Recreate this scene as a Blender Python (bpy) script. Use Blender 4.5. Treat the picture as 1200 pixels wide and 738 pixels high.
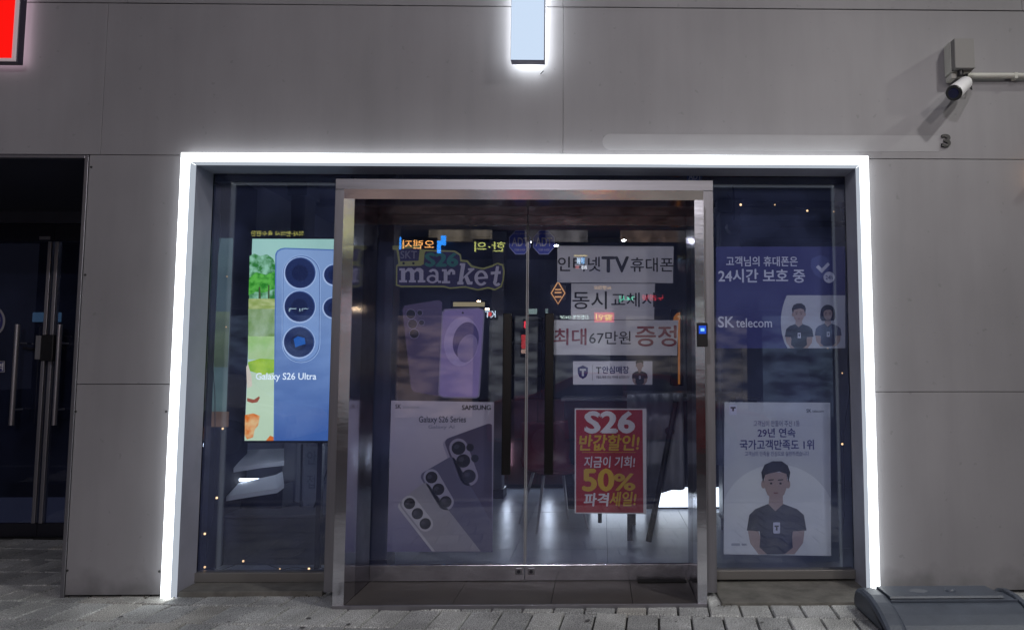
import bpy, bmesh, math, random
from mathutils import Vector, Matrix, Euler
random.seed(7)
for o in list(bpy.data.objects): bpy.data.objects.remove(o)
S = bpy.context.scene
C = S.collection
R = math.radians
PI = math.pi

# ---------------------------------------------------------------- camera
F, PCX, PCY, CH, CD = 830.0, 720.0, 369.0, 1.302, 4.2
cam_d = bpy.data.cameras.new('camera'); cam = bpy.data.objects.new('camera', cam_d); C.objects.link(cam)
cam.location = (0, -CD, CH)
cam.rotation_euler = (R(90 + 4.3), 0, R(-1.0))
cam_d.sensor_width = 36; cam_d.lens = F / 1200 * 36
cam_d.shift_x = -(PCX - 600) / 1200; cam_d.shift_y = 0
cam_d.clip_start = 0.05; cam_d.clip_end = 200
S.camera = cam
CM = Euler(cam.rotation_euler).to_matrix(); CP = Vector(cam.location)

# ---------------------------------------------------------------- world, exposure
W = bpy.data.worlds.new('World'); S.world = W; W.use_nodes = True
bg = W.node_tree.nodes['Background']
bg.inputs[0].default_value = (0.55, 0.58, 0.95, 1); bg.inputs[1].default_value = 0.075   # light-polluted night sky
S.view_settings.view_transform = 'Standard'; S.view_settings.look = 'None'
S.view_settings.exposure = 0; S.view_settings.gamma = 1
S.render.engine = 'CYCLES'
S.cycles.max_bounces = 10; S.cycles.transparent_max_bounces = 24
S.cycles.sample_clamp_indirect = 4.0
S.cycles.caustics_reflective = True; S.cycles.caustics_refractive = False

def at(px, py, Y):
    d = CM @ Vector(((px - PCX) / F, -(py - PCY) / F, -1))
    t = (Y - CP.y) / d.y
    p = CP + d * t
    return p
def refl(px, py, Yg, Yr):            # where a thing across the street stands whose reflection in the glass at Yg shows there
    p = at(px, py, 2 * Yg - Yr)
    return Vector((p.x, Yr, p.z))

# ---------------------------------------------------------------- materials
MATS = {}
def mat(name, col, rough=0.6, metal=0.0, noise=0.0, nscale=8, bump=0.0, bscale=60, emis=None, estr=0.0, spec=0.5, stretch=None, detail=4):
    if name in MATS: return MATS[name]
    m = bpy.data.materials.new(name); m.use_nodes = True
    nt = m.node_tree; b = nt.nodes['Principled BSDF']
    b.inputs['Base Color'].default_value = (*col, 1); b.inputs['Roughness'].default_value = rough
    b.inputs['Metallic'].default_value = metal; b.inputs['Specular IOR Level'].default_value = spec
    if emis:
        b.inputs['Emission Color'].default_value = (*emis, 1); b.inputs['Emission Strength'].default_value = estr
    if noise or bump:
        tc = nt.nodes.new('ShaderNodeTexCoord'); mp = nt.nodes.new('ShaderNodeMapping')
        nt.links.new(tc.outputs['Object'], mp.inputs[0])
        if stretch: mp.inputs['Scale'].default_value = stretch
    if noise:
        n = nt.nodes.new('ShaderNodeTexNoise'); n.inputs['Scale'].default_value = nscale; n.inputs['Detail'].default_value = detail
        n.inputs['Roughness'].default_value = 0.6
        nt.links.new(mp.outputs[0], n.inputs[0])
        r = nt.nodes.new('ShaderNodeMapRange'); r.inputs[1].default_value = 0.3; r.inputs[2].default_value = 0.7
        r.inputs[3].default_value = 1 - noise; r.inputs[4].default_value = 1 + noise
        nt.links.new(n.outputs[0], r.inputs[0])
        v = nt.nodes.new('ShaderNodeVectorMath'); v.operation = 'SCALE'; v.inputs[0].default_value = col
        nt.links.new(r.outputs[0], v.inputs['Scale']); nt.links.new(v.outputs[0], b.inputs['Base Color'])
        rr = nt.nodes.new('ShaderNodeMapRange'); rr.inputs[3].default_value = max(0, rough - 0.12 * min(1, noise * 3)); rr.inputs[4].default_value = min(1, rough + 0.1)
        nt.links.new(n.outputs[0], rr.inputs[0]); nt.links.new(rr.outputs[0], b.inputs['Roughness'])
    if bump:
        n2 = nt.nodes.new('ShaderNodeTexNoise'); n2.inputs['Scale'].default_value = bscale; n2.inputs['Detail'].default_value = 5
        nt.links.new(mp.outputs[0], n2.inputs[0])
        bp = nt.nodes.new('ShaderNodeBump'); bp.inputs['Strength'].default_value = bump; bp.inputs['Distance'].default_value = 0.01
        nt.links.new(n2.outputs[0], bp.inputs['Height']); nt.links.new(bp.outputs[0], b.inputs['Normal'])
    MATS[name] = m; return m

def emat(name, col, s):
    if name in MATS: return MATS[name]
    m = bpy.data.materials.new(name); m.use_nodes = True; nt = m.node_tree
    nt.nodes.remove(nt.nodes['Principled BSDF'])
    e = nt.nodes.new('ShaderNodeEmission'); e.inputs[0].default_value = (*col, 1); e.inputs[1].default_value = s
    nt.links.new(e.outputs[0], nt.nodes['Material Output'].inputs[0]); MATS[name] = m; return m

def glassmat(name, tint, r0=0.055, rough=0.0, dust_haze=0.03):
    m = bpy.data.materials.new(name); m.use_nodes = True; nt = m.node_tree
    nt.nodes.remove(nt.nodes['Principled BSDF']); N = nt.nodes.new; L = nt.links.new
    g = N('ShaderNodeNewGeometry'); d = N('ShaderNodeVectorMath'); d.operation = 'DOT_PRODUCT'
    L(g.outputs['Incoming'], d.inputs[0]); L(g.outputs['Normal'], d.inputs[1])
    a = N('ShaderNodeMath'); a.operation = 'ABSOLUTE'; L(d.outputs['Value'], a.inputs[0])
    s = N('ShaderNodeMath'); s.operation = 'SUBTRACT'; s.inputs[0].default_value = 1; L(a.outputs[0], s.inputs[1])
    p = N('ShaderNodeMath'); p.operation = 'POWER'; p.inputs[1].default_value = 5; L(s.outputs[0], p.inputs[0])
    q = N('ShaderNodeMath'); q.operation = 'MULTIPLY_ADD'; q.inputs[1].default_value = 1 - r0; q.inputs[2].default_value = r0; L(p.outputs[0], q.inputs[0])
    t = N('ShaderNodeBsdfTransparent'); t.inputs[0].default_value = (*tint, 1)
    gl = N('ShaderNodeBsdfGlossy'); gl.inputs['Roughness'].default_value = rough
    mx = N('ShaderNodeMixShader'); L(q.outputs[0], mx.inputs[0]); L(t.outputs[0], mx.inputs[1]); L(gl.outputs[0], mx.inputs[2])
    # thin dust film, tinted blue to paint the hazy glow on the glass
    tc = N('ShaderNodeTexCoord'); n = N('ShaderNodeTexNoise'); n.inputs['Scale'].default_value = 3; n.inputs['Detail'].default_value = 8
    L(tc.outputs['Object'], n.inputs[0])
    mr = N('ShaderNodeMapRange'); mr.inputs[1].default_value = .35; mr.inputs[2].default_value = .8; mr.inputs[3].default_value = dust_haze * .4; mr.inputs[4].default_value = dust_haze * 2
    L(n.outputs[0], mr.inputs[0])
    df = N('ShaderNodeBsdfDiffuse'); df.inputs[0].default_value = (.27, .34, .72, 1)
    m2 = N('ShaderNodeMixShader'); L(mr.outputs[0], m2.inputs[0]); L(mx.outputs[0], m2.inputs[1]); L(df.outputs[0], m2.inputs[2])
    L(m2.outputs[0], nt.nodes['Material Output'].inputs[0]); MATS[name] = m; return m

# wall cladding: painted metal panels with faint streaks and stains
def clad():
    m = mat('grey_panel', (.256, .250, .264), .55, 0.0, noise=.10, nscale=1.6, bump=.10, bscale=5, stretch=(1, 1, .35), detail=8)
    nt = m.node_tree; b = nt.nodes['Principled BSDF']; src = b.inputs['Base Color'].links[0].from_socket
    g = nt.nodes.new('ShaderNodeNewGeometry')
    def layer(scale, st, lo, hi, a, c, det):
        nonlocal src
        mp = nt.nodes.new('ShaderNodeMapping'); mp.inputs['Scale'].default_value = st; nt.links.new(g.outputs['Position'], mp.inputs[0])
        n = nt.nodes.new('ShaderNodeTexNoise'); n.inputs['Scale'].default_value = scale; n.inputs['Detail'].default_value = det; nt.links.new(mp.outputs[0], n.inputs[0])
        r = nt.nodes.new('ShaderNodeMapRange'); r.inputs[1].default_value = lo; r.inputs[2].default_value = hi; r.inputs[3].default_value = a; r.inputs[4].default_value = c
        nt.links.new(n.outputs[0], r.inputs[0])
        v = nt.nodes.new('ShaderNodeVectorMath'); v.operation = 'SCALE'; nt.links.new(src, v.inputs[0]); nt.links.new(r.outputs[0], v.inputs['Scale']); src = v.outputs[0]
    layer(9, (1, 1, .10), .45, .75, 1.0, .93, 6)      # rain streaks
    layer(.9, (1, 1, 1), .35, .65, .92, 1.08, 3)      # panel tone drift
    layer(22, (1, 1, 1), .68, .74, 1.0, .84, 2)       # specks
    # splash dirt with an uneven edge just above the ground
    sp_ = nt.nodes.new('ShaderNodeSeparateXYZ'); nt.links.new(g.outputs['Position'], sp_.inputs[0])
    n = nt.nodes.new('ShaderNodeTexNoise'); n.inputs['Scale'].default_value = 7; n.inputs['Detail'].default_value = 6; nt.links.new(g.outputs['Position'], n.inputs[0])
    ma = nt.nodes.new('ShaderNodeMath'); ma.operation = 'MULTIPLY_ADD'; ma.inputs[1].default_value = -.30; nt.links.new(n.outputs[0], ma.inputs[0]); nt.links.new(sp_.outputs['Z'], ma.inputs[2])
    r = nt.nodes.new('ShaderNodeMapRange'); r.inputs[1].default_value = -.14; r.inputs[2].default_value = .0; r.inputs[3].default_value = .62; r.inputs[4].default_value = 1; nt.links.new(ma.outputs[0], r.inputs[0])
    v = nt.nodes.new('ShaderNodeVectorMath'); v.operation = 'SCALE'; nt.links.new(src, v.inputs[0]); nt.links.new(r.outputs[0], v.inputs['Scale']); src = v.outputs[0]
    nt.links.new(src, b.inputs['Base Color'])
    return m
CLAD = clad()
STEEL = mat('brushed_steel', (.28, .275, .30), .38, .85, noise=.10, nscale=30, stretch=(1, 1, .06), bump=.03, bscale=30)
STEELH = mat('brushed_steel_flat', (.28, .275, .30), .38, .85, noise=.10, nscale=30, stretch=(.06, 1, 1), bump=.03, bscale=30)
MIRROR = mat('polished_steel', (.66, .66, .71), .10, 1.0, noise=.08, nscale=2.2, bump=.28, bscale=5, stretch=(.3, 1, 1.0), detail=3)
DARKST = mat('dark_polished_jamb', (.30, .29, .34), .13, .95, noise=.2, nscale=6, bump=.12, bscale=8)
RAILM = mat('bronze_rail', (.46, .45, .50), .20, .9, noise=.25, nscale=5, bump=.55, bscale=7, stretch=(.8, 1, 1))
BLACK = mat('black_plastic', (.012, .012, .014), .35)
RUBBER = mat('dark_joint', (.028, .028, .030), .8)
DKMET = mat('dark_frame_metal', (.04, .04, .055), .35, .6)
GLASS = glassmat('window_glass', (.90, .93, .98), .07, dust_haze=.05)
DGLASS = glassmat('door_glass', (.93, .94, .98), .075, dust_haze=.04)
NGLASS = glassmat('dark_glass', (.45, .48, .55), .07, dust_haze=.025)
CONC = mat('concrete_ledge', (.15, .145, .13), .85, noise=.3, nscale=9, bump=.4, bscale=60)
TILE = mat('threshold_stone', (.065, .058, .055), .55, noise=.2, nscale=5, bump=.15, bscale=90)
WHITEP = mat('white_paper', (.62, .62, .64), .7, noise=.05, nscale=3)
WPRINT = mat('white_print', (.78, .78, .80), .6)
KPRINT = mat('black_print', (.02, .02, .025), .6)
DARKINT = mat('interior_dark', (.025, .027, .04), .6, noise=.3, nscale=2)

# ---------------------------------------------------------------- mesh helpers
def link(o, parent=None):
    C.objects.link(o)
    if parent:
        o.parent = parent
        pw = Matrix.Identity(4); q = parent; ch = []
        while q: ch.append(q); q = q.parent
        for q in reversed(ch): pw = pw @ q.matrix_parent_inverse @ Matrix.LocRotScale(q.location, q.rotation_euler, q.scale)
        o.matrix_parent_inverse = pw.inverted()
    return o
def tag(o, label=None, cat=None, group=None, kind=None):
    if label: o['label'] = label
    if cat: o['category'] = cat
    if group: o['group'] = group
    if kind: o['kind'] = kind
    return o
def thing(name, loc, label, cat, group=None, kind=None):
    o = bpy.data.objects.new(name, None); o.empty_display_size = .1; o.location = loc; C.objects.link(o)
    return tag(o, label, cat, group, kind)

class MB:
    def __init__(s): s.v = []; s.f = []; s.sm = []
    def add(s, vs, fs, smooth=False):
        k = len(s.v); s.v += [tuple(v) for v in vs]; s.f += [[i + k for i in f] for f in fs]; s.sm += [smooth] * len(fs); return s
    def box(s, x0, x1, y0, y1, z0, z1, M=None):
        vs = [Vector((x, y, z)) for x in (x0, x1) for y in (y0, y1) for z in (z0, z1)]
        if M: vs = [M @ v for v in vs]
        return s.add(vs, [(0, 1, 3, 2), (4, 6, 7, 5), (0, 4, 5, 1), (2, 3, 7, 6), (0, 2, 6, 4), (1, 5, 7, 3)])
    def hexa(s, f4, b4):    # front quad, back quad (same order)
        return s.add(list(f4) + list(b4), [(0, 1, 2, 3), (7, 6, 5, 4), (0, 4, 5, 1), (1, 5, 6, 2), (2, 6, 7, 3), (3, 7, 4, 0)])
    def tube(s, pts, r, n=8, cap=True):
        pts = [Vector(p) for p in pts]; rings = []
        for i, p in enumerate(pts):
            d = (pts[min(i + 1, len(pts) - 1)] - pts[max(i - 1, 0)]).normalized()
            u = d.orthogonal().normalized() if i == 0 else (u - d * u.dot(d)).normalized()
            w = d.cross(u); rr = r[i] if isinstance(r, (list, tuple)) else r
            rings.append([p + (u * math.cos(2 * PI * k / n) + w * math.sin(2 * PI * k / n)) * rr for k in range(n)])
        vs = [v for g in rings for v in g]; fs = []
        for i in range(len(pts) - 1):
            for k in range(n):
                fs.append((i * n + k, i * n + (k + 1) % n, (i + 1) * n + (k + 1) % n, (i + 1) * n + k))
        s.add(vs, fs, True)
        if cap:
            s.add(rings[0], [tuple(range(n))[::-1]]); s.add(rings[-1], [tuple(range(n))])
        return s
    def ball(s, c, r, n=8):
        vs = []; fs = []
        for i in range(n // 2 + 1):
            th = PI * i / (n // 2)
            for k in range(n): vs.append((c[0] + r * math.sin(th) * math.cos(2 * PI * k / n), c[1] + r * math.sin(th) * math.sin(2 * PI * k / n), c[2] + r * math.cos(th)))
        for i in range(n // 2):
            for k in range(n): fs.append((i * n + k, (i + 1) * n + k, (i + 1) * n + (k + 1) % n, i * n + (k + 1) % n))
        return s.add(vs, fs, True)
    def prism(s, prof, axis, a, b, smooth=False):  # prof: 2D list; axis 'x': (y,z) extruded in x ; 'y': (x,z)
        if axis == 'x': A = [(a, p[0], p[1]) for p in prof]; B = [(b, p[0], p[1]) for p in prof]
        else: A = [(p[0], a, p[1]) for p in prof]; B = [(p[0], b, p[1]) for p in prof]
        n = len(prof)
        s.add(A, [tuple(range(n))]); s.add(B, [tuple(range(n))[::-1]])
        s.add(A + B, [(i, i + n, (i + 1) % n + n, (i + 1) % n) for i in range(n)], smooth)
        return s
    def mesh(s, name, m, bevel=0):
        me = bpy.data.meshes.new(name); me.from_pydata(s.v, [], s.f)
        for p, t in zip(me.polygons, s.sm): p.use_smooth = t
        bm = bmesh.new(); bm.from_mesh(me)
        if bevel:
            bmesh.ops.remove_doubles(bm, verts=bm.verts, dist=1e-5)
            ed = [e for e in bm.edges if len(e.link_faces) == 2 and e.calc_face_angle(0) > .6]
            bmesh.ops.bevel(bm, geom=ed, offset=bevel, segments=2, affect='EDGES', profile=.5)
        bmesh.ops.recalc_face_normals(bm, faces=bm.faces)
        bm.to_mesh(me); bm.free()
        if m: me.materials.append(m)
        return me
    def build(s, name, m, parent=None, bevel=0):
        return link(bpy.data.objects.new(name, s.mesh(name, m, bevel)), parent)

def box(name, x0, x1, y0, y1, z0, z1, m, parent=None, bevel=0):
    return MB().box(min(x0, x1), max(x0, x1), min(y0, y1), max(y0, y1), min(z0, z1), max(z0, z1)).build(name, m, parent, bevel)
def pbox(name, px0, py0, px1, py1, Y0, Y1, m, parent=None, bevel=0):   # straight box whose front face shows at these pixels
    ym = (py0 + py1) / 2; xm = (px0 + px1) / 2
    return box(name, at(px0, ym, Y0).x, at(px1, ym, Y0).x, Y0, Y1, at(xm, py1, Y0).z, at(xm, py0, Y0).z, m, parent, bevel)
STEP = .0007
def flat(name, pts, Y, m, parent, layer=0):          # flat print: polygon in a plane facing the street
    Yl = Y - STEP * layer
    vs = []
    for p in pts:
        q = at(p[0], p[1], Y); vs.append((q.x, Yl, q.z))
    me = bpy.data.meshes.new(name); me.from_pydata(vs, [], [list(range(len(vs)))])
    bm = bmesh.new(); bm.from_mesh(me); bmesh.ops.triangulate(bm, faces=bm.faces)
    if bm.faces and sum(f.normal.y * f.calc_area() for f in bm.faces) > 0: bmesh.ops.reverse_faces(bm, faces=bm.faces)
    bm.to_mesh(me); bm.free(); me.materials.append(m)
    return link(bpy.data.objects.new(name, me), parent)
def sheet(name, pts, Y, m, parent, t=.0012):         # a real sheet of paper or vinyl
    f = [at(p[0], p[1], Y) for p in pts]; b = [v + Vector((0, t, 0)) for v in f]
    n = len(f)
    return MB().add(f + b, [tuple(range(n)), tuple(range(2 * n - 1, n - 1, -1))] + [(i, (i + 1) % n, (i + 1) % n + n, i + n) for i in range(n)]).build(name, m, parent)
def rect(a, b, c, d): return [(a, b), (c, b), (c, d), (a, d)]
def ell(cx, cy, rx, ry, n=28, a0=0, a1=360, rot=0):
    o = []
    n2 = n if a1 - a0 >= 360 else n + 1
    for k in range(n2):
        t = R(a0 + (a1 - a0) * k / n); x = rx * math.cos(t); y = ry * math.sin(t); c = math.cos(R(rot)); s = math.sin(R(rot))
        o.append((cx + x * c - y * s, cy + x * s + y * c))
    return o
def rr(cx, cy, w, h, r, rot=0, skx=0, n=6):
    o = []; c = math.cos(R(rot)); s = math.sin(R(rot))
    for (sx, sy, a) in ((1, -1, -90), (1, 1, 0), (-1, 1, 90), (-1, -1, 180)):
        for k in range(n + 1):
            t = R(a + 90 * k / n); x = sx * (w / 2 - r) + r * math.cos(t); y = sy * (h / 2 - r) + r * math.sin(t)
            x += skx * y
            o.append((cx + x * c - y * s, cy + x * s + y * c))
    return o

_tc = {}
def tmesh(body, off, shear=0.0):
    key = (body, off, shear)
    if key in _tc: return _tc[key]
    cu = bpy.data.curves.new('t', 'FONT'); cu.body = body; cu.offset = off; cu.shear = shear; cu.resolution_u = 3; cu.align_x = 'LEFT'
    o = bpy.data.objects.new('t', cu); C.objects.link(o)
    dg = bpy.context.evaluated_depsgraph_get(); dg.update()
    me = bpy.data.meshes.new_from_object(o.evaluated_get(dg))
    vs = [v.co.copy() for v in me.vertices]; fs = [list(p.vertices) for p in me.polygons]
    C.objects.unlink(o); bpy.data.objects.remove(o); bpy.data.curves.remove(cu); bpy.data.meshes.remove(me)
    _tc[key] = (vs, fs); return vs, fs
def smear(vs, fs, bold, sc):      # embolden by laying shifted copies, each a hair apart
    V = []; Fc = []
    sh = [(0, 0)] if bold <= 0 else [(0, 0), (bold, 0), (-bold, 0), (0, bold * .8), (0, -bold * .8)]
    for k, (a, b) in enumerate(sh):
        n = len(V); V += [(v.x + a, v.y + b, k * .00007) for v in vs]; Fc += [[i + n for i in f] for f in fs]
    return V, Fc
def text(body, px0, py0, px1, py1, Y, m, parent, bold=0.0, layer=2, shear=0.0, name='lettering', halo=None, rot=0):
    """lettering fitted to a box on the plane Y; halo = [(extra offset, material, layer)...] drawn behind"""
    kb = bold * .62; bold = 0
    base, _ = tmesh(body, bold, shear)
    if not base: return None
    bx0 = min(v.x for v in base); bx1 = max(v.x for v in base); by0 = min(v.y for v in base); by1 = max(v.y for v in base)
    A = at((px0 + px1) / 2, py0, Y).z; B = at((px0 + px1) / 2, py1, Y).z
    X0 = at(px0, (py0 + py1) / 2, Y).x; X1 = at(px1, (py0 + py1) / 2, Y).x
    sx = (X1 - X0) / (bx1 - bx0); sz = (A - B) / (by1 - by0)
    cx, cz = (X0 + X1) / 2, (A + B) / 2; cr, sr = math.cos(R(rot)), math.sin(R(rot))
    out = None
    for off, mm, ly in ([(0, m, layer)] + (halo or [])):
        vs, fs = tmesh(body, bold + off, shear)
        vs, fs = smear(vs, fs, kb, 1)
        P = []
        for v in vs:
            x = X0 + (v[0] - bx0) * sx - cx; z = B + (v[1] - by0) * sz - cz
            P.append((cx + x * cr - z * sr, Y - STEP * ly - v[2], cz + x * sr + z * cr))
        me = bpy.data.meshes.new(name); me.from_pydata(P, [], fs); me.materials.append(mm)
        o = link(bpy.data.objects.new(name if mm is m else name + '_outline', me), parent)
        if mm is m: out = o
    return out
def wtext(body, X0, X1, Z0, Z1, Y, m, parent, bold=0.0, shear=0.0, facing=-1, name='lettering'):
    vs, fs = tmesh(body, min(bold, .01), shear)
    bx0 = min(v.x for v in vs); bx1 = max(v.x for v in vs); by0 = min(v.y for v in vs); by1 = max(v.y for v in vs)
    P = []
    for v in vs:
        u = (v.x - bx0) / (bx1 - bx0)
        P.append(((X0 + u * (X1 - X0)) if facing < 0 else (X1 - u * (X1 - X0)), Y, Z0 + (v.y - by0) / (by1 - by0) * (Z1 - Z0)))
    me = bpy.data.meshes.new(name); me.from_pydata(P, [], fs); me.materials.append(m)
    return link(bpy.data.objects.new(name, me), parent)

# ================================================================ key lines of the facade (metres)
zJ1 = at(600, 184, 0).z          # joint at the top of the opening
zJ0 = at(600, 8, 0).z            # joint near the top of the picture
XL = at(204, 440, 0).x           # opening for the light frame, outer edges
XR = at(1023, 440, 0).x
XP = at(88, 440, 0).x            # left edge of the left pillar panel
YG = .20                         # shop window glass
YD = .225                         # door glass
YB = 1.5                         # neighbour's doors

# ================================================================ ground
asph = mat('asphalt', (.045, .045, .048), .85, noise=.3, nscale=20, bump=.3, bscale=120)
tag(MB().box(-40, 40, -60, -2.6, -.30, -.12).build('road', asph), kind='structure')
base = mat('joint_sand', (.035, .033, .03), .95, noise=.3, nscale=40)
pav = tag(MB().box(-14, 14, -2.45, 1.62, -.30, -.022).build('pavement', base), kind='structure')
tag(MB().box(-14, 14, -2.6, -2.45, -.30, .0).build('kerb', mat('kerb_granite', (.22, .22, .22), .7, noise=.25, nscale=30), None, .01), kind='structure')
def stonemat(i, c):
    m = mat('granite_paver_%d' % i, c, .8, noise=.16, nscale=7, bump=.5, bscale=150)
    nt = m.node_tree; b = nt.nodes['Principled BSDF']
    # dark and light mineral specks over the base colour
    lk = b.inputs['Base Color'].links[0]; src = lk.from_socket
    tc = nt.nodes['Texture Coordinate']
    n = nt.nodes.new('ShaderNodeTexNoise'); n.inputs['Scale'].default_value = 170; n.inputs['Detail'].default_value = 2; nt.links.new(tc.outputs['Object'], n.inputs[0])
    r = nt.nodes.new('ShaderNodeMapRange'); r.inputs[1].default_value = .36; r.inputs[2].default_value = .64; r.inputs[3].default_value = .45; r.inputs[4].default_value = 1.55
    nt.links.new(n.outputs[0], r.inputs[0])
    v = nt.nodes.new('ShaderNodeVectorMath'); v.operation = 'SCALE'; nt.links.new(src, v.inputs[0]); nt.links.new(r.outputs[0], v.inputs['Scale'])
    g = nt.nodes.new('ShaderNodeNewGeometry'); n3 = nt.nodes.new('ShaderNodeTexNoise'); n3.inputs['Scale'].default_value = 2.6; n3.inputs['Detail'].default_value = 7; nt.links.new(g.outputs['Position'], n3.inputs[0])
    r3 = nt.nodes.new('ShaderNodeMapRange'); r3.inputs[1].default_value = .38; r3.inputs[2].default_value = .6; r3.inputs[3].default_value = .72; r3.inputs[4].default_value = 1.12; nt.links.new(n3.outputs[0], r3.inputs[0])
    v3 = nt.nodes.new('ShaderNodeVectorMath'); v3.operation = 'SCALE'; nt.links.new(v.outputs[0], v3.inputs[0]); nt.links.new(r3.outputs[0], v3.inputs['Scale'])
    nt.links.new(v3.outputs[0], b.inputs['Base Color']); return m
stones = [stonemat(i, c) for i, c in enumerate([(.42, .43, .43), (.38, .39, .39), (.47, .48, .47), (.42, .415, .39), (.34, .35, .35)])]
SW, SD, GAP = .168, .275, .0085
ang = R(-4.5)
smesh = []
for i in range(10):
    m = MB(); e = .005
    x0, x1, y0, y1 = GAP / 2, SW - GAP / 2, GAP / 2, SD - GAP / 2
    j = lambda: random.uniform(-.0022, .0022)
    T = [(x0 + e + j(), y0 + e + j(), j()), (x1 - e + j(), y0 + e + j(), j()), (x1 - e + j(), y1 - e + j(), j()), (x0 + e + j(), y1 - e + j(), j())]
    M_ = [(x0 + j(), y0 + j(), -.006), (x1 + j(), y0 + j(), -.006), (x1 + j(), y1 + j(), -.006), (x0 + j(), y1 + j(), -.006)]
    B_ = [(x0, y0, -.03), (x1, y0, -.03), (x1, y1, -.03), (x0, y1, -.03)]
    m.add(T + M_ + B_, [(0, 1, 2, 3)] + [(a + 4, (a + 1) % 4 + 4, (a + 1) % 4, a) for a in range(4)] + [(a + 8, (a + 1) % 4 + 8, (a + 1) % 4 + 4, a + 4) for a in range(4)])
    smesh.append([m.mesh('paving_stone', stones[random.choice([0, 0, 1, 2, 3, 4]) if i > 4 else i]) for _ in (0,)][0])
ca, sa = math.cos(ang), math.sin(ang)
nst = 0
cells = []
for r_ in range(-7, 8):
    offs = (r_ % 2) * SW * .5 + random.uniform(-.02, .02)
    for c_ in range(-30, 30):
        lx, ly = c_ * SW + offs, r_ * SD - .035
        wx, wy = lx * ca - ly * sa, lx * sa + ly * ca
        mx, my = wx + SW / 2, wy + SD / 2
        if -4.15 < mx < 4.0 and -1.15 < my and wy < .0: cells.append((wx, wy, r_))
        elif my > -.1 and my < YB and mx < XP - .02 and mx > -5.2: cells.append((wx, wy, r_))
cells.sort(key=lambda c: -c[1] * 0 + abs(c[1] + .2) + abs(c[0]) * .1)
for (wx, wy, r_) in cells[:290]:
    o = bpy.data.objects.new('paving_stone', random.choice(smesh)); o.location = (wx, wy, random.uniform(-.0025, .0015)); o.rotation_euler = (random.uniform(-.006, .006), random.uniform(-.006, .006), ang)
    link(o); o.parent = pav; nst += 1
mbs = MB()
for (wx, wy, r_) in cells[290:]:
    M = Matrix.Translation((wx, wy, 0)) @ Matrix.Rotation(ang, 4, 'Z')
    mbs.box(GAP / 2, SW - GAP / 2, GAP / 2, SD - GAP / 2, -.03, 0, M)
for r_ in range(-12, -4):     # further stones towards the kerb, joined
    for c_ in range(-40, 40):
        lx, ly = c_ * SW + (r_ % 2) * SW * .5, r_ * SD - .035
        wx, wy = lx * ca - ly * sa, lx * sa + ly * ca
        if -2.4 < wy and wy + SD / 2 < -1.15 :
            M = Matrix.Translation((wx, wy, 0)) @ Matrix.Rotation(ang, 4, 'Z')
            mbs.box(GAP / 2, SW - GAP / 2, GAP / 2, SD - GAP / 2, -.03, 0, M)
tag(mbs.build('paving_field', stones[1], pav), kind='stuff')
# concrete strips under the windows
XPL, XPR = at(382, 500, -.02).x, at(838, 500, -.02).x    # outer edges of the entrance portal
led = tag(MB().box(XL + .08, XPL, .0, .34, -.02, .030).box(XPR, XR - .05, -.20, .34, -.02, .016).build('concrete_ledge', CONC, pav, .004))
deb = MB()
for k in range(60):     # grit and dead leaves caught at the portal's feet and along the wall
    if k < 26: x, y, z = XPR + random.uniform(-.03, .05), random.uniform(-.235, -.20), .001
    elif k < 40: x, y, z = XPL + random.uniform(-.11, .02), random.uniform(-.05, .02), .004
    else: x, y, z = random.uniform(XP, XL + .5), random.uniform(-.03, -.004), .001
    r = random.uniform(.003, .009)
    deb.add([(x + random.uniform(-r, r), y + random.uniform(-r, r), z + random.uniform(0, r * 1.6)) for _ in range(4)], [(0, 1, 2), (0, 2, 3), (0, 3, 1), (1, 3, 2)])
tag(deb.build('leaf_litter', mat('dry_litter', (.06, .05, .035), .9)), 'dry leaf crumbs and grit gathered at the feet of the steel entrance portal', 'litter', kind='stuff')

gum = MB()
for k in range(34):
    x, y, rr_ = random.uniform(-2.6, 2.6), random.uniform(-1.0, -.06), random.uniform(.006, .016)
    if XPL - .05 < x < XPR + .05 and y > -.26: continue
    a0 = random.uniform(0, 6); n = 9
    gum.add([(x + rr_ * random.uniform(.7, 1.2) * math.cos(a0 + 2 * PI * q / n), y + rr_ * random.uniform(.7, 1.2) * math.sin(a0 + 2 * PI * q / n), .0045) for q in range(n)] + [(x, y, .0062)], [(q, (q + 1) % n, n) for q in range(n)])
tag(gum.build('gum_spots', mat('old_gum', (.10, .10, .10), .8)), 'flattened dark gum spots trodden into the grey paving', 'gum', kind='stuff')

# ================================================================ shop building with its cladding panels
bld = thing('shop_building', (0, .3, 0), 'grey panel clad shop front with a wide glazed opening ringed by light', 'building')
def panel(x0, x1, z0, z1, y=0.0, g=.0018, gx=.0007):
    return MB().box(x0 + gx, x1 - gx, y, y + .028, z0 + g, z1 - g).build('cladding_panel', CLAD, bld, .0022)
xs = [-7.6, -5.4, at(122, 100, 0).x, at(660, 100, 0).x, at(1197, 4, 0).x + .55, 5.2, 7.4]
for a, b in zip(xs[:-1], xs[1:]): panel(a, b, zJ1, zJ0)
xs2 = [-7.6, -5.2, at(150, 3, 0).x, at(660, 3, 0).x, at(1197, 3, 0).x, 5.0, 7.4]
for a, b in zip(xs2[:-1], xs2[1:]): panel(a, b, zJ0, zJ0 + 1.2, -.004)
for a, b in zip(xs2[:-1], xs2[1:]): panel(a, b, zJ0 + 1.2, zJ0 + 2.5, 0)
zl = at(143, 450, 0).z; zr = at(1115, 459, 0).z
panel(XP + .012, XL, 0.012, zl); panel(XP + .012, XL, zl, zJ1)
for a, b in ((XR, 3.35), (3.35, 5.3)):
    panel(a, b, 0.012, zr); panel(a, b, zr, zJ1)
bk = MB()
bk.box(-7.6, 7.4, .034, .26, zJ1 + .02, zJ0 + 2.5)
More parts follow.
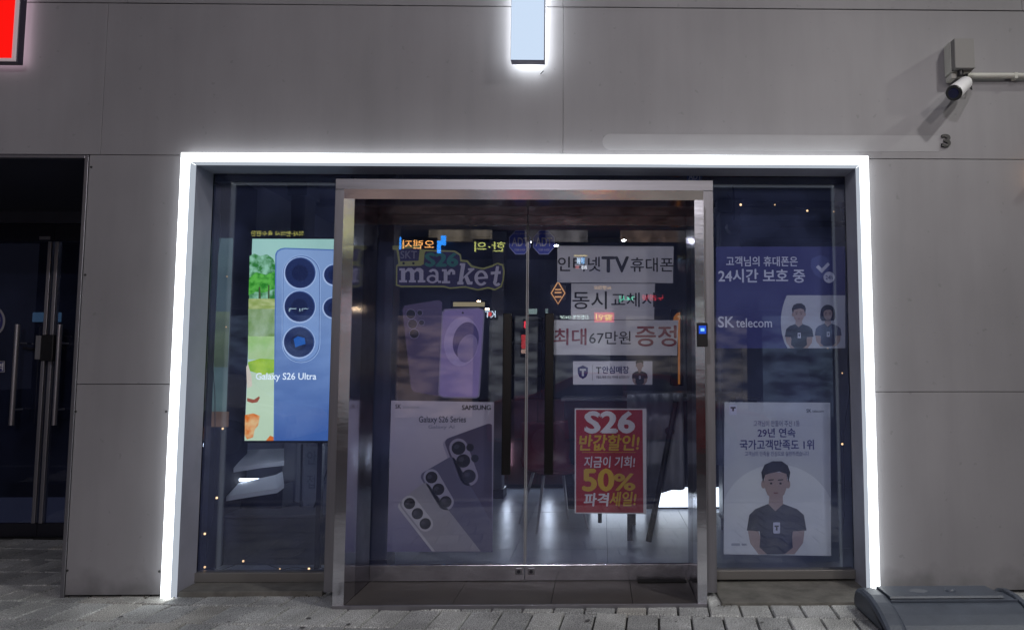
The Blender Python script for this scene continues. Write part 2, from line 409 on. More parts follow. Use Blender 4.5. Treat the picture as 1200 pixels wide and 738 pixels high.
bk.box(XP + .02, XL, .034, .9, -.02, zJ1 + .02).box(XR, 7.4, .034, .34, -.02, zJ1 + .02)
bk.build('backing_wall', RUBBER, bld)
box('corner_trim', XP - .012, XP + .010, -.006, .03, -.015, zJ1 - .004, STEEL, bld, .002)
box('corner_trim', XP - 2.6, XP - .0125, -.004, .03, zJ1 - .022, zJ1 - .003, STEELH, bld, .002)
for (px, py) in ((100, 322), (89, 482), (79, 668), (195, 482), (187, 669), (107, 196)):
    p = at(px, py, 0); MB().tube([(p.x, 0.001, p.z), (p.x, -.003, p.z)], .007, 8).build('screw_head', RUBBER, bld)
# wiped strip where lettering used to be, and the last digit left of it
strip = mat('repainted_band', (.315, .312, .328), .5, noise=.06, nscale=3)
q0, q1 = at(706, 167, 0), at(1100, 167, 0)
sm = MB(); zc = (at(900, 157, 0).z + at(900, 178, 0).z) / 2; hh = .050
prof = [(q0.x + .05 + hh * math.cos(R(a)), zc + hh * math.sin(R(a))) for a in range(90, 271, 15)] + [(q1.x, zc - hh), (q1.x, zc + hh)]
sm.prism(prof, 'y', -.0012, -.0002); sm.build('repainted_band', strip, bld)
p0 = at(1103, 173, 0); p1 = at(1113, 158, 0)
vs, fs = tmesh('3', .03)
bx0 = min(v.x for v in vs); bx1 = max(v.x for v in vs); by0 = min(v.y for v in vs); by1 = max(v.y for v in vs)
m = MB(); F3 = [(p0.x + (v.x - bx0) / (bx1 - bx0) * (p1.x - p0.x), p0.z + (v.y - by0) / (by1 - by0) * (p1.z - p0.z)) for v in vs]
n = len(F3); m.add([(a, -.012, b) for a, b in F3], fs); 
d3 = m.build('number_letter', BLACK, None); 
md = d3.modifiers.new('thick', 'SOLIDIFY'); md.thickness = .012; md.offset = -1
tag(d3, 'small black raised digit 3 at the right end of the pale painted-over strip', 'letter')

# ================================================================ LED light frame round the opening
LEDM = emat('led_white', (.93, .98, 1.0), 4.2)
fr = thing('light_frame', ((XL + XR) / 2, 0, 0), 'bright white LED light frame running round the whole shop opening', 'light')
tw = .054
zT = at(600, 182.5, -.03).z; zI = zT - tw
xl, xr = at(203.5, 440, -.03).x, at(1022.5, 440, -.03).x
box('light_strip', xl, xr, -.058, .0, zI, zT, LEDM, fr)
box('light_strip', xl, xl + tw, -.058, .0, .012, zI - .001, LEDM, fr)
box('light_strip', xr - tw, xr, -.058, .0, .012, zI - .001, LEDM, fr)
LSIDE = emat('led_side', (.80, .88, 1.0), .55)  # glow added on the inner edges to light the reveal
box('side_diffuser', xl + tw + .0005, xl + tw + .004, -.057, .0, .012, zI - .006, LSIDE, fr)
box('side_diffuser', xr - tw - .004, xr - tw - .0005, -.057, .0, .012, zI - .006, LSIDE, fr)
box('side_diffuser', xl + tw + .005, xr - tw - .005, -.057, .0, zI - .005, zI - .001, LSIDE, fr)
ALU = mat('satin_reveal', (.40, .41, .48), .5, .1, noise=.08, nscale=5)
box('reveal_plate', xl + .0005, xl + tw + .004, .0005, YG - .01, -.01, zT - .0005, ALU, fr)
box('reveal_plate', xr - tw - .004, xr - .0005, .0005, YG - .01, -.01, zT - .0005, ALU, fr)
box('reveal_plate', xl + tw + .0045, xr - tw - .0045, .0005, YG - .01, zI - .004, zT - .0005, ALU, fr)

# ================================================================ shop windows
wxl, wxr = xl + tw + .0045, xr - tw - .0045
def window(x0, x1, label, zsill):
    w = thing('shop_window', ((x0 + x1) / 2, YG, 0), label, 'window')
    box('glass_pane', x0, x1, YG, YG + .008, zsill, zI - .0045, GLASS, w)
    box('sill_rail', x0 - .002, x1, YG - .03, YG + .045, .031, zsill, mat('sill_aluminium', (.25, .24, .23), .45, .6), w, .003)
    box('head_rail', x0, x1, YG + .009, YG + .05, zI - .05, zI - .0045, DKMET, w)
    return w
wl = window(wxl, XPL + .03, 'tall shop window left of the entrance with a lit screen behind it', .085)
wr = window(XPR - .03, wxr, 'tall shop window right of the entrance holding two staff posters', .085)
mx = at(249.5, 300, .26).x
box('mullion', mx - .013, mx + .013, .24, .30, .086, zI - .06, DKMET, wl, .002)
top = at(600, 208, -.02).z
w3 = thing('transom_window', (0, YG, 2.4), 'narrow dark transom glass above the steel entrance portal', 'window')
box('glass_pane', XPL + .031, XPR - .031, YG, YG + .008, 2.30, zI - .0045, GLASS, w3)

# ================================================================ entrance portal
po = thing('entrance_portal', ((XPL + XPR) / 2, 0, 0), 'deep brushed steel entrance portal framing the double glass doors', 'door frame')
Yt, Yf, Yfi = -.045, -.225, -.218
# outer trim (matt), stands on the ledge
oxl = at(386.0, 455, Yt).x; oxr = at(838, 455, Yt).x; ozt = at(620, 210.5, Yt).z
ixl = at(397.5, 455, Yt).x; ixr = at(826, 455, Yt).x; izt = at(620, 223, Yt).z
box('trim_post', oxl, ixl, Yt, YG + .06, .035, izt, STEEL, po, .002)
box('trim_post', ixr, oxr, Yt, YG + .06, .022, izt, STEEL, po, .002)
box('trim_head', oxl, oxr, Yt, YG + .06, izt + .001, ozt, STEELH, po, .002)
# polished inner jamb, projecting, splayed towards the doors
jxl = at(396.5, 455, Yf).x; jxl2 = at(409.5, 455, Yfi).x
jxr = at(826.5, 455, Yf).x; jxr2 = at(815.5, 455, Yfi).x
jzt = at(620, 222.5, Yf).z; jzt2 = at(620, 234, Yfi).z
def prismz(name, pts, z0, z1, m, par):
    n = len(pts); mb = MB(); mb.add([(x, y, z0) for x, y in pts] + [(x, y, z1) for x, y in pts], [tuple(range(n)), tuple(range(n, 2 * n))] + [(i, (i + 1) % n, (i + 1) % n + n, i + n) for i in range(n)])
    return mb.build(name, m, par)
prismz('jamb', [(jxl, Yf), (jxl2, Yfi), (jxl2, Yt + .0), (jxl, Yt)], -.01, jzt2, MIRROR, po)
prismz('jamb', [(jxr, Yf), (jxr2, Yfi), (jxr2, Yt), (jxr, Yt)], -.01, jzt2, MIRROR, po)
MB().prism([(Yf, jzt), (Yfi, jzt2), (Yt, jzt2), (Yt, jzt)], 'x', jxl, jxr).build('head_jamb', MIRROR, po)
# reveals behind
box('reveal', jxl2 - .05, jxl2 - .001, Yt + .001, YD - .02, -.01, jzt2 + .02, DARKST, po)
box('reveal', jxr2 + .001, jxr2 + .05, Yt + .001, YD - .02, -.01, jzt2 + .02, DARKST, po)
box('head_reveal', jxl2, jxr2, Yt + .001, YD - .02, jzt2 + .003, jzt2 + .05, DARKST, po)
# blind header in front of the door heads
hz1 = jzt2 + .01; hz0 = at(620, 247, YD - .03).z
HEAD = mat('header_panel', (.36, .34, .40), .42, .25, noise=.1, nscale=6)
box('header_panel', jxl2, jxr2, YD - .03, YD + .03, hz0, hz1, HEAD, po)
# stone threshold
for (a, b) in ((jxl2, -.82), (-.82, -.28), (-.28, .17), (.17, jxr2)):
    MB().box(a + .001, b - .001, Yf + .012, YD + .08, -.02, .016).build('threshold_slab', TILE, po, .002)
box('threshold_nosing', jxl, jxr, Yf - .004, Yf + .011, -.02, .019, STEELH, po, .001)
# thin dark strip under the right door
stripm = mat('rubber_mat', (.012, .012, .012), .9, bump=.5, bscale=200)
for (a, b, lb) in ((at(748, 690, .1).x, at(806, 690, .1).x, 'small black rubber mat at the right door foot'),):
    tag(box('door_mat', a, b, .16, .205, .0165, .024, stripm), lb, 'mat')

# ================================================================ glass doors
dx0, dxm, dx1 = at(434.5, 455, YD).x, at(617, 455, YD).x, at(806, 455, YD).x
zr0, zr1 = at(620, 246.5, YD - .012).z, at(620, 264, YD - .012).z
zb1 = at(620, 661.5, YD - .012).z
HND = mat('black_handle', (.008, .008, .009), .25)
def door(x0, x1, hx, label, lock):
    d = thing('glass_door', ((x0 + x1) / 2, YD, 0), label, 'door')
    box('glass_pane', x0, x1, YD, YD + .010, zb1 - .01, zr1 + .01, DGLASS, d)
    box('top_rail', x0, x1, YD - .012, YD + .024, zr1, zr0 - .004, RAILM, d, .002)
    box('bottom_rail', x0, x1, YD - .012, YD + .024, .019, zb1, RAILM, d, .002)
    box('edge_seal', (x1 - .006) if hx < (dxm) else x0, x1 if hx < dxm else x0 + .006, YD - .002, YD + .012, zb1, zr1, mat('clear_seal', (.34, .34, .36), .25, .2), d)
    z1, z0 = at(hx and 594, 367, YD - .07).z, at(594, 556, YD - .07).z
    h = box('pull_handle', hx - .027, hx + .027, YD - .085, YD - .055, z0, z1, HND, d, .005)
    m = MB()
    for z in (z0 + .12, z1 - .12): m.tube([(hx, YD - .056, z), (hx, YD - .001, z)], .012, 10)
    m.build('standoff', HND, h)
    lk = box('lock_plate', lock - .02, lock + .02, YD - .016, YD - .0125, .055, .095, STEEL, d, .004)
    MB().tube([(lock, YD - .0161, .075), (lock, YD - .022, .075)], .011, 12).build('lock_cylinder', DKMET, lk)
    return d
gd1 = door(dx0, dxm - .002, at(594, 460, YD - .07).x, 'left leaf of the glass double door with the purple phone posters', dxm - .035)
gd2 = door(dxm + .002, dx1, at(643.5, 460, YD - .07).x, 'right leaf of the glass double door with white banners and a red poster', dxm + .04)
box('door_stop', dxm - .006, dxm + .006, YD - .034, YD - .0305, hz0, hz1, RUBBER, po)
box('door_closer', at(797, 240, YD - .05).x, at(808, 240, YD - .05).x, YD - .06, YD - .031, at(800, 248, YD - .05).z, at(800, 237, YD - .05).z, DKMET, po, .002)

# keypad on the right jamb
kp = thing('access_keypad', at(823, 405, Yf - .02), 'small black access keypad with a glowing blue display on the right portal jamb', 'keypad')
pbox('housing', 817, 378, 829.5, 406, Yf - .03, Yf, BLACK, kp, .004)
pbox('display', 819, 381.5, 827.5, 391, Yf - .0315, Yf - .0302, emat('keypad_blue', (.03, .12, .9), .7), kp)
pbox('display_icon', 821, 384.5, 825.5, 388, Yf - .0325, Yf - .0316, emat('keypad_cyan', (.3, .7, 1), 1.0), kp)

# ================================================================ printed matter
YW = YG + .0165; YDP = YD + .019
NAVYP = mat('navy_print', (.026, .026, .16), .55, noise=.04, nscale=2)
NAVYT = mat('navy_ink', (.03, .03, .16), .6)
LILAC = mat('lilac_print', (.68, .67, .78), .6)
SKIN = mat('print_skin', (.42, .30, .26), .6)
SHIRT = mat('print_shirt', (.018, .019, .027), .6)
HAIR = mat('print_hair', (.018, .016, .016), .6)
GREYP = mat('grey_print', (.38, .39, .42), .6)
def figure(cx, ty, s, Y, par, ly=2, woman=False, faceless=False, mirror=1, shirt=None):
    def T(pts): return [(cx + mirror * x * s, ty + y * s) for x, y in pts]
    def fl(n, pts, m, l): flat(n, T(pts), Y, m, par, l)
    sh = shirt or SHIRT
    fl('printed_arm', [(-33, 78), (-30, 95), (-20, 108), (-6, 108), (-14, 98), (-20, 82), (-19, 70), (-31, 68)], SKIN, ly)
    fl('printed_arm', [(34, 78), (32, 95), (22, 108), (8, 108), (15, 98), (20, 82), (19, 70), (33, 68)], SKIN, ly)
    fl('printed_neck', [(-7, 36), (8, 36), (9, 54), (0, 60), (-9, 54)], SKIN, ly)
    fl('printed_shirt', [(-9, 49), (-24, 55), (-31, 62), (-34, 80), (-19, 81), (-18, 88), (-19, 100), (-10, 108), (10, 108), (20, 100), (19, 88), (20, 81), (36, 80), (33, 62), (25, 55), (9, 49), (0, 58)], sh, ly + 1)
    if woman:
        fl('printed_hair', ell(0, 20, 19, 20) , HAIR, ly)
        fl('printed_hair', [(-19, 18), (-20, 34), (-16, 42), (-8, 42), (8, 42), (17, 41), (20, 33), (19, 18)], HAIR, ly)
        fl('printed_face', ell(0, 24, 11.5, 16), SKIN, ly + 2)
        fl('printed_fringe', [(-13, 20), (-12, 8), (0, 3), (12, 8), (13, 20), (6, 13), (-6, 14)], HAIR, ly + 3)
    else:
        fl('printed_ear', ell(-14.5, 26, 2.6, 5), SKIN, ly); fl('printed_ear', ell(14.5, 26, 2.6, 5), SKIN, ly)
        fl('printed_face', [(-13, 12), (13, 12), (13.5, 28), (10, 38), (4, 43), (-4, 43), (-10, 38), (-13.5, 28)], SKIN, ly + 2)
        fl('printed_hair', [(-15, 24), (-17, 12), (-13, 3), (-4, -1), (7, -1), (14, 4), (17, 12), (15, 24), (12.5, 14), (4, 11), (-6, 13), (-12.5, 15)], HAIR, ly + 3)
    if not faceless:
        for sx in (-5.5, 5.5): fl('printed_eye', ell(sx, 25, 1.5, 1.2, 10), HAIR, ly + 3)
        for sx in (-5.5, 5.5): fl('printed_brow', [(sx - 3, 20.5), (sx + 3, 20), (sx + 3, 21.2), (sx - 3, 21.8)], HAIR, ly + 3)
        fl('printed_mouth', [(-3, 35.5), (3, 35.5), (2, 37), (-2, 37)], mat('print_lip', (.25, .10, .09), .6), ly + 3)
    fl('printed_collar', [(-9, 49), (-2, 61), (0, 57), (2, 61), (9, 49), (0, 58)], KPRINT, ly + 2)
    fl('printed_badge', rr(1, 77, 8, 13, 1), LILAC, ly + 2)
    fl('printed_badge_mark', [(-1.5, 74), (3.5, 74), (3.5, 76), (2, 76), (2, 80), (0, 80), (0, 76), (-1.5, 76)], KPRINT, ly + 3)

# --- right window, upper navy poster
p = thing('window_poster', at(915, 408, YW), 'wide navy poster with white Korean writing and two printed staff, upper right window', 'poster')
sheet('poster_sheet', rect(839, 289, 990.5, 408), YW, NAVYP, p)
text('고객님의 휴대폰은', 851, 300.5, 934.5, 312, YW, LILAC, p, .025)
text('24시간 보호 중', 842, 315.5, 943, 331, YW, LILAC, p, .035)
text('SK', 841.5, 371, 860, 383.5, YW, LILAC, p, .035)
text('telecom', 862.5, 373, 904.5, 383.5, YW, LILAC, p, .02)
pts = [(922, 346)] + [(915 + 7 * ((k / 10 - .5) * 2) ** 2, 346 + k * 6.2) for k in range(1, 10)] + [(923, 408)] + [(990.5, 408), (990.5, 346)]
flat('photo_panel', pts, YW, mat('photo_grey', (.55, .55, .60), .6), p, 1)
figure(936, 356, .48, YW, p, 2); figure(970, 357, .45, YW, p, 2, woman=True, shirt=mat('print_shirt_blue', (.06, .065, .12), .6))
shd = mat('print_shield', (.07, .08, .26), .6)
flat('shield_icon', [(951, 303), (962, 298.5), (969, 302), (972, 306), (971, 316), (963, 327), (955, 322), (950, 313)], YW, shd, p, 1)
flat('tick_icon', [(956, 313), (959, 310.5), (963, 314.5), (970, 307.5), (972.5, 310), (963, 320)], YW, LILAC, p, 2)
flat('badge_icon', ell(971.5, 325, 6.6, 6.6), YW, LILAC, p, 2)
text('24h', 967.5, 322.8, 975.5, 327.4, YW, NAVYT, p, .02, layer=3)
# --- right window, lower poster
p = thing('window_poster', at(911, 650, YW), 'tall pale poster with one printed man in a black polo shirt, lower right window', 'poster')
sheet('poster_sheet', [(849, 471), (973, 471.5), (974, 651), (848, 649)], YW, mat('poster_pale', (.60, .60, .62), .6, noise=.06, nscale=2), p)
flat('printed_disc', [(848.6, 585)] + ell(911, 606, 66, 62, 30, 200, 340) + [(973.6, 588), (974, 650.5), (848, 648.5)], YW, mat('print_disc', (.74, .74, .73), .6), p, 1)
for (t, a, b, c, d, bo, m_) in (('고객님이 만들어 주신 1등', 883, 492.5, 937, 499.5, .0, NAVYT), ('29년 연속', 888, 501.5, 932, 512, .035, NAVYT), ('국가고객만족도 1위', 867, 515, 953.5, 526.5, .035, NAVYT),
                            ('고객님의 만족을 진심으로 실천하겠습니다', 873, 528.5, 948, 534, .0, NAVYT), ('SK', 945, 479, 950.5, 483, .03, KPRINT), ('telecom', 952, 479.8, 965, 483, .0, KPRINT)):
    text(t, a, b, c, d, YW, m_, p, bo)
flat('corner_sticker', rr(859, 480, 8.5, 12, .8), YW, LILAC, p, 3)
flat('corner_sticker_mark', [(856, 476.5), (862, 476.5), (862, 478.3), (860, 478.3), (860, 481.5), (858, 481.5), (858, 478.3), (856, 478.3)], YW, KPRINT, p, 4)
flat('small_print', rr(862, 637.5, 10, 3, .5), YW, GREYP, p, 2); flat('small_print', rr(872, 637.5, 6, 2.4, .5), YW, GREYP, p, 2)
figure(909, 541, 1.0, YW, p, 2, shirt=mat('print_shirt_grey', (.016, .017, .024), .6))
# --- security sticker at the very top, above the portal
p = thing('security_sticker', at(814, 207, YW), 'small blue security sticker above the right corner of the steel portal', 'sticker')
sheet('sticker_sheet', rect(805, 202.5, 823.5, 212), YW, mat('sticker_blue', (.06, .10, .25), .5), p)
text('ADT', 807, 203.5, 822, 210.5, YW, LILAC, p, .03)

# --- security octagons on the door leaves
for (cx, lb) in ((609.3, 'blue octagonal security sticker at the top of the left door leaf'), (637.3, 'blue octagonal security sticker at the top of the right door leaf')):
    p = thing('security_sticker', at(cx, 284, YDP), lb, 'sticker', 'octagonal stickers on the doors')
    def oc(r): return [(cx + r * .94 * math.cos(R(22.5 + 45 * k)), 284 + r * 1.05 * math.sin(R(22.5 + 45 * k))) for k in range(8)]
    sheet('sticker_sheet', oc(14.6), YDP, mat('octagon_edge', (.45, .50, .85), .5), p)
    flat('sticker_face', oc(13.6), YDP, mat('octagon_blue', (.06, .10, .60), .5), p, 1)
    text('ADT', cx - 9.5, 278.5, cx + 9.5, 288.5, YDP, WPRINT, p, .02, layer=2)
    text('24시간 출동경비', cx - 8, 272.5, cx + 8, 275, YDP, LILAC, p, .0, layer=2)
    text('1588-6400', cx - 6.5, 291.5, cx + 6.5, 294, YDP, LILAC, p, .0, layer=2)

# --- three white banners and small banner on the right leaf
BANP = mat('banner_white', (.80, .80, .79), .65, noise=.07, nscale=2.5)
INK = mat('banner_ink', (.025, .025, .03), .6); REDI = mat('banner_red', (.28, .03, .045), .6)
def banner(poly, lab, items):
    p = thing('paper_banner', at(sum(q[0] for q in poly) / 4, poly[2][1], YDP), lab, 'banner', 'white banners on the right door leaf')
    sheet('banner_sheet', poly, YDP, BANP, p)
    for (t, a, b, c, d, bo, m_) in items: text(t, a, b, c, d, YDP, m_, p, bo)
banner([(653.3, 288), (789.5, 288.7), (788.5, 331.7), (653, 331)], 'white paper banner with black writing and large TV letters, topmost on the right door',
       [('인터넷', 654, 301, 703.5, 318, .02, INK), ('TV', 705.5, 301, 736.5, 319, .045, INK), ('휴대폰', 739, 302, 789, 318.5, .015, INK)])
banner([(669.5, 332.2), (767.5, 332.4), (766.5, 374.4), (669, 374.3)], 'white paper banner with black writing only, middle one on the right door',
       [('동시', 671, 341.5, 711, 362, .015, INK), ('교체시', 716.5, 343, 767, 359.5, .015, INK)])
banner([(649, 374.9), (795, 375.2), (793.5, 416.5), (649, 415.5)], 'white paper banner with dark red writing and a price, lowest of three',
       [('최대', 649.5, 385, 687, 404, .03, REDI), ('67만원', 690.5, 388, 739, 403, .01, INK), ('증정', 745, 381.5, 792.5, 405.5, .03, REDI)])
p = thing('shop_banner', at(717, 450, YDP), 'small white banner with blue shield and printed man above the red poster', 'banner')
sheet('banner_sheet', rect(671.5, 423, 764.5, 450.5), YDP, mat('banner_white2', (.85, .85, .87), .6), p)
flat('shield_icon', [(677, 430.5), (683, 428), (689, 430.5), (689, 437), (687, 441.5), (683, 444), (679, 441.5), (677, 437)], YDP, NAVYT, p, 1)
flat('shield_mark', [(679.5, 432), (686.5, 432), (686.5, 434.2), (684.2, 434.2), (684.2, 440.5), (681.8, 440.5), (681.8, 434.2), (679.5, 434.2)], YDP, WPRINT, p, 2)
flat('divider_line', rect(694, 427.5, 694.6, 446), YDP, GREYP, p, 1)
text('T', 698.5, 430, 704.5, 437.5, YDP, INK, p, .04); text('안심매장', 706, 429, 737, 437.5, YDP, NAVYT, p, .04)
text('T월드 매장 안심 약속을 실천합니다', 698.5, 440, 737.5, 443.3, YDP, INK, p, .01)
figure(749.5, 421.5, .268, YDP, p, 2, faceless=True)
# --- red sale poster
p = thing('sale_poster', at(715, 601, YDP), 'red sale poster with white and yellow Korean writing on the right door', 'poster')
sheet('poster_sheet', [(673.5, 478.3), (757.5, 478.6), (757.5, 602), (673.5, 601)], YDP, BANP, p)
flat('red_ground', [(675, 479.8), (753, 480), (754, 600.5), (675, 600)], YDP, mat('poster_red', (.37, .016, .026), .55, noise=.05, nscale=3), p, 1)
YEL = mat('print_yellow', (.62, .40, .02), .6); WP2 = mat('print_white2', (.70, .70, .72), .6)
text('S26', 686.5, 482.5, 742.5, 506.5, YDP, WP2, p, .07)
text('반값할인!', 679, 509, 749, 527.5, YDP, YEL, p, .045, shear=.12)
flat('divider_line', rect(682, 529.5, 745, 530), YDP, YEL, p, 2)
text('지금이 기회!', 684.5, 534.5, 744, 547.5, YDP, WP2, p, .03, shear=.1)
text('50', 683.5, 549.5, 718.5, 574.5, YDP, YEL, p, .06); text('%', 720, 555, 743.5, 574, YDP, YEL, p, .05)
text('파격', 684.5, 577.5, 713.5, 592.5, YDP, WP2, p, .045, shear=.1); text('세일!', 714.5, 576, 745.5, 592.5, YDP, YEL, p, .045, shear=.15)

# --- cart sticker 'SKT S26 market'
OUTL = mat('outline_olive', (.42, .44, .14), .6); MNAV = mat('market_navy', (.035, .03, .11), .6); MLET = mat('market_letter', (.62, .60, .72), .6); MGRN = mat('market_green', (.03, .22, .19), .6)
p = thing('window_sticker', at(525, 338, YDP), 'cut-out market logo sticker with shopping cart at the top of the left door', 'sticker')
base_s = [(464, 311), (463.8, 334.5), (470, 336.5), (520, 336.5), (528, 338.5), (545, 337), (560, 340.5), (572, 338), (580, 340.5), (588, 336), (590.5, 328), (591.5, 318), (590, 310), (583, 307.5), (576, 311), (566, 314), (553, 311), (548, 305), (541, 304.5), (540, 298), (533, 293.5), (497, 292.5), (494, 292), (493.5, 287), (464, 287.5), (460, 288), (460, 292.5), (464.5, 293), (467, 309)]
sheet('sticker_sheet', base_s, YDP, OUTL, p, .0006)
def shrink(pts, k, cx=525, cy=316): 
    import itertools
    n = len(pts); out = []
    for i in range(n):
        a, b, c = Vector(pts[i - 1]), Vector(pts[i]), Vector(pts[(i + 1) % n])
        d1 = (b - a).normalized(); d2 = (c - b).normalized()
        nn = Vector((d1.y + d2.y, -(d1.x + d2.x)))
        nn = nn.normalized() if nn.length > 1e-6 else Vector((d1.y, -d1.x))
        out.append((b.x + nn.x * k, b.y + nn.y * k))
    return out
A_ = sum(base_s[i - 1][0] * base_s[i][1] - base_s[i][0] * base_s[i - 1][1] for i in range(len(base_s)))
flat('navy_ground', [(465.8, 312), (465.6, 333), (470, 334.7), (520, 334.7), (528, 336.6), (545, 335.2), (560, 338.6), (572, 336), (580, 338.4), (586.5, 335), (588.8, 328), (589.6, 318), (588.2, 311.5), (583, 309.6), (577, 312.8), (566, 316), (552, 313), (547, 307.2), (539.5, 306.5), (538.5, 299.5), (532, 295.4), (499, 294.5), (497.5, 297), (496.5, 309.5), (493, 311.5)], YDP, MNAV, p, 1)
flat('cart_basket', [(467, 291.5), (492, 291), (490.5, 305.5), (469, 306.2)], YDP, MNAV, p, 1)
text('SKT', 469.5, 294, 488.5, 303, YDP, mat('cart_text', (.22, .21, .28), .6), p, .02, layer=2)
for x in (473, 484.5): flat('cart_wheel', ell(x, 308.6, 1.5, 1.5, 10), YDP, KPRINT, p, 2)
text('S26', 499, 296.8, 536, 312, YDP, MGRN, p, .08, layer=3)
# slab serif lettering, drawn letter by letter
def glyph(ch, x0, x1, y0, y1):
    u = lambda pts: [(x0 + (x1 - x0) * a, y1 - (y1 - y0) * b) for a, b in pts]
    for k_, s_ in enumerate(ch): flat('lettering', u(s_), YDP, MLET, p, 4 + k_ * .12)
def bx(a, b, c, d): return [(a, b), (c, b), (c, d), (a, d)]
def ring(cx, cy, rx, ry, tx, ty, a0, a1, n=16):
    o = [(cx + rx * math.cos(R(a0 + (a1 - a0) * k / n)), cy + ry * math.sin(R(a0 + (a1 - a0) * k / n))) for k in range(n + 1)]
    i = [(cx + (rx - tx) * math.cos(R(a0 + (a1 - a0) * k / n)), cy + (ry - ty) * math.sin(R(a0 + (a1 - a0) * k / n))) for k in range(n + 1)]
    return o + i[::-1]
glyph([bx(0, 0, .30, .16), bx(.37, 0, .64, .16), bx(.71, 0, 1, .16), bx(0, .84, .22, 1), bx(.07, .16, .23, .85), [(.42, .16), (.58, .16), (.58, .70), (.42, .62)], [(.77, .16), (.93, .16), (.93, .70), (.77, .62)],
       [(.23, .66), (.23, .85), (.33, 1.02), (.48, 1.02), (.58, .86), (.58, .62), (.42, .62), (.40, .76), (.33, .80)], [(.58, .66), (.58, .86), (.68, 1.02), (.83, 1.02), (.93, .86), (.93, .62), (.77, .62), (.75, .76), (.68, .80)]], 468, 498.5, 314.5, 331)
glyph([ring(.40, .28, .40, .31, .18, .13, 0, 360, 20), [(.62, .1), (.82, .1), (.82, .70), (.62, .66)], ring(.46, .66, .36, .36, .20, .17, 0, 150, 12), bx(.80, 0, 1, .16)], 500, 517, 315.5, 331.5)
glyph([bx(0, 0, .62, .16), bx(0, .84, .36, 1), bx(.14, .16, .42, .85), ring(.72, .60, .34, .42, .24, .20, 40, 180, 10), [(.78, .62), (1.0, .62), (1.0, .86), (.80, .84)]], 518, 533.5, 315.5, 332)
glyph([[(.0, 0), (.36, 0), (.36, .12), (.30, .14), (.46, .9), (.47, 1), (.16, 1), (.14, .90), (.22, .88), (.08, .14), (0, .12)], [(.33, .33), (.72, .66), (.62, .68), (.64, .76), (1, .78), (.99, .68), (.92, .66), (.60, .42), (.76, .14), (.90, .14), (.88, 0), (.58, 0), (.42, .34), (.34, .26)]], 536, 556, 308.5, 333.5)
glyph([ring(.5, .5, .5, .52, .24, .16, 0, 320, 22), [(.24, .42), (.98, .46), (.98, .60), (.24, .56)]], 556, 572, 317, 334.5)
glyph([[(.16, .72), (1, .76), (1, .62), (.16, .58)], [(.36, .16), (.60, 1), (.86, 1), (.66, .20)], ring(.68, .24, .34, .24, .24, .14, 180, 330, 10)], 573, 587, 312, 335.5)
# --- two purple phones poster (cut out), left door
PHP = [mat('phone_back_violet', (.115, .085, .18), .5), mat('phone_face_violet', (.44, .34, .68), .5, noise=.12, nscale=2), mat('phone_edge', (.34, .31, .46), .5)]
LENS = mat('print_lens', (.008, .008, .012), .4)
p = thing('window_sticker', at(520, 466, YDP), 'cut-out sticker of two violet phones above the grey phone poster on the left door', 'sticker')
bp = [(474, 358), (514, 351.5), (518, 354), (518, 464.5), (486, 459), (482, 456), (471.5, 363)]
sheet('sticker_sheet', bp, YDP, PHP[0], p, .0006)
for (x, y, r) in ((481.5, 368, 5.3), (483.5, 379.5, 5.3), (485.5, 391, 5.3), (492, 366.5, 3), (494, 378, 3)):
    flat('printed_lens', ell(x, y, r + .6, r + .6, 20), YDP, PHP[2], p, 1); flat('printed_lens', ell(x, y, r, r, 20), YDP, LENS, p, 2)
flat('printed_phone', [(521, 362), (561, 360.5), (567, 363), (568, 367), (562, 464), (559, 466.5), (519, 466), (514, 463), (513.5, 459), (518, 366)], YDP, PHP[2], p, 2)
scrn = [(521.5, 363.5), (561, 362), (565.5, 364.5), (566.3, 368), (560.5, 462.5), (558, 465), (519.5, 464.5), (515.5, 462), (515, 458.5), (519.3, 367)]
flat('printed_phone_screen', scrn, YDP, PHP[1], p, 3)
flat('printed_wave', ell(541, 400, 20.5, 29, 30, 20, 350, 8), YDP, mat('wave_violet', (.58, .48, .80), .5), p, 4)
flat('printed_wave', ell(546, 399, 15, 22, 30, 0, 360, 12), YDP, mat('wave_dark', (.10, .07, .24), .5, noise=.3, nscale=3), p, 5)
flat('printed_wave', ell(548, 408, 11, 17, 30, 0, 360, 20), YDP, mat('wave_light', (.36, .29, .54), .5), p, 6)
flat('printed_hole', ell(542.5, 366.5, 1.2, 1.2, 10), YDP, LENS, p, 5)
# --- lower grey phone poster, left door
def gradmat(name, ca, cb, za, zb):
    m = mat(name, ca, .6); nt = m.node_tree; b = nt.nodes['Principled BSDF']
    g = nt.nodes.new('ShaderNodeNewGeometry'); s = nt.nodes.new('ShaderNodeSeparateXYZ'); nt.links.new(g.outputs['Position'], s.inputs[0])
    r = nt.nodes.new('ShaderNodeMapRange'); r.inputs[1].default_value = za; r.inputs[2].default_value = zb; nt.links.new(s.outputs['Z'], r.inputs[0])
    mx_ = nt.nodes.new('ShaderNodeMix'); mx_.data_type = 'RGBA'; mx_.inputs[6].default_value = (*ca, 1); mx_.inputs[7].default_value = (*cb, 1)
    nt.links.new(r.outputs[0], mx_.inputs[0]); nt.links.new(mx_.outputs[2], b.inputs['Base Color']); return m
p = thing('phone_poster', at(516, 646, YDP), 'tall grey poster of three phones with triple lenses on the left door', 'poster')
sheet('poster_sheet', [(458.5, 469), (579, 471), (577, 646.5), (453.5, 646)], YDP, gradmat('poster_print_ground', (.17, .16, .27), (.58, .54, .61), at(516, 640, YDP).z, at(516, 500, YDP).z), p)
text('SK', 463.5, 473.5, 470, 478.5, YDP, KPRINT, p, .04); text('telecom', 472, 474.8, 491, 478.5, YDP, GREYP, p, .02)
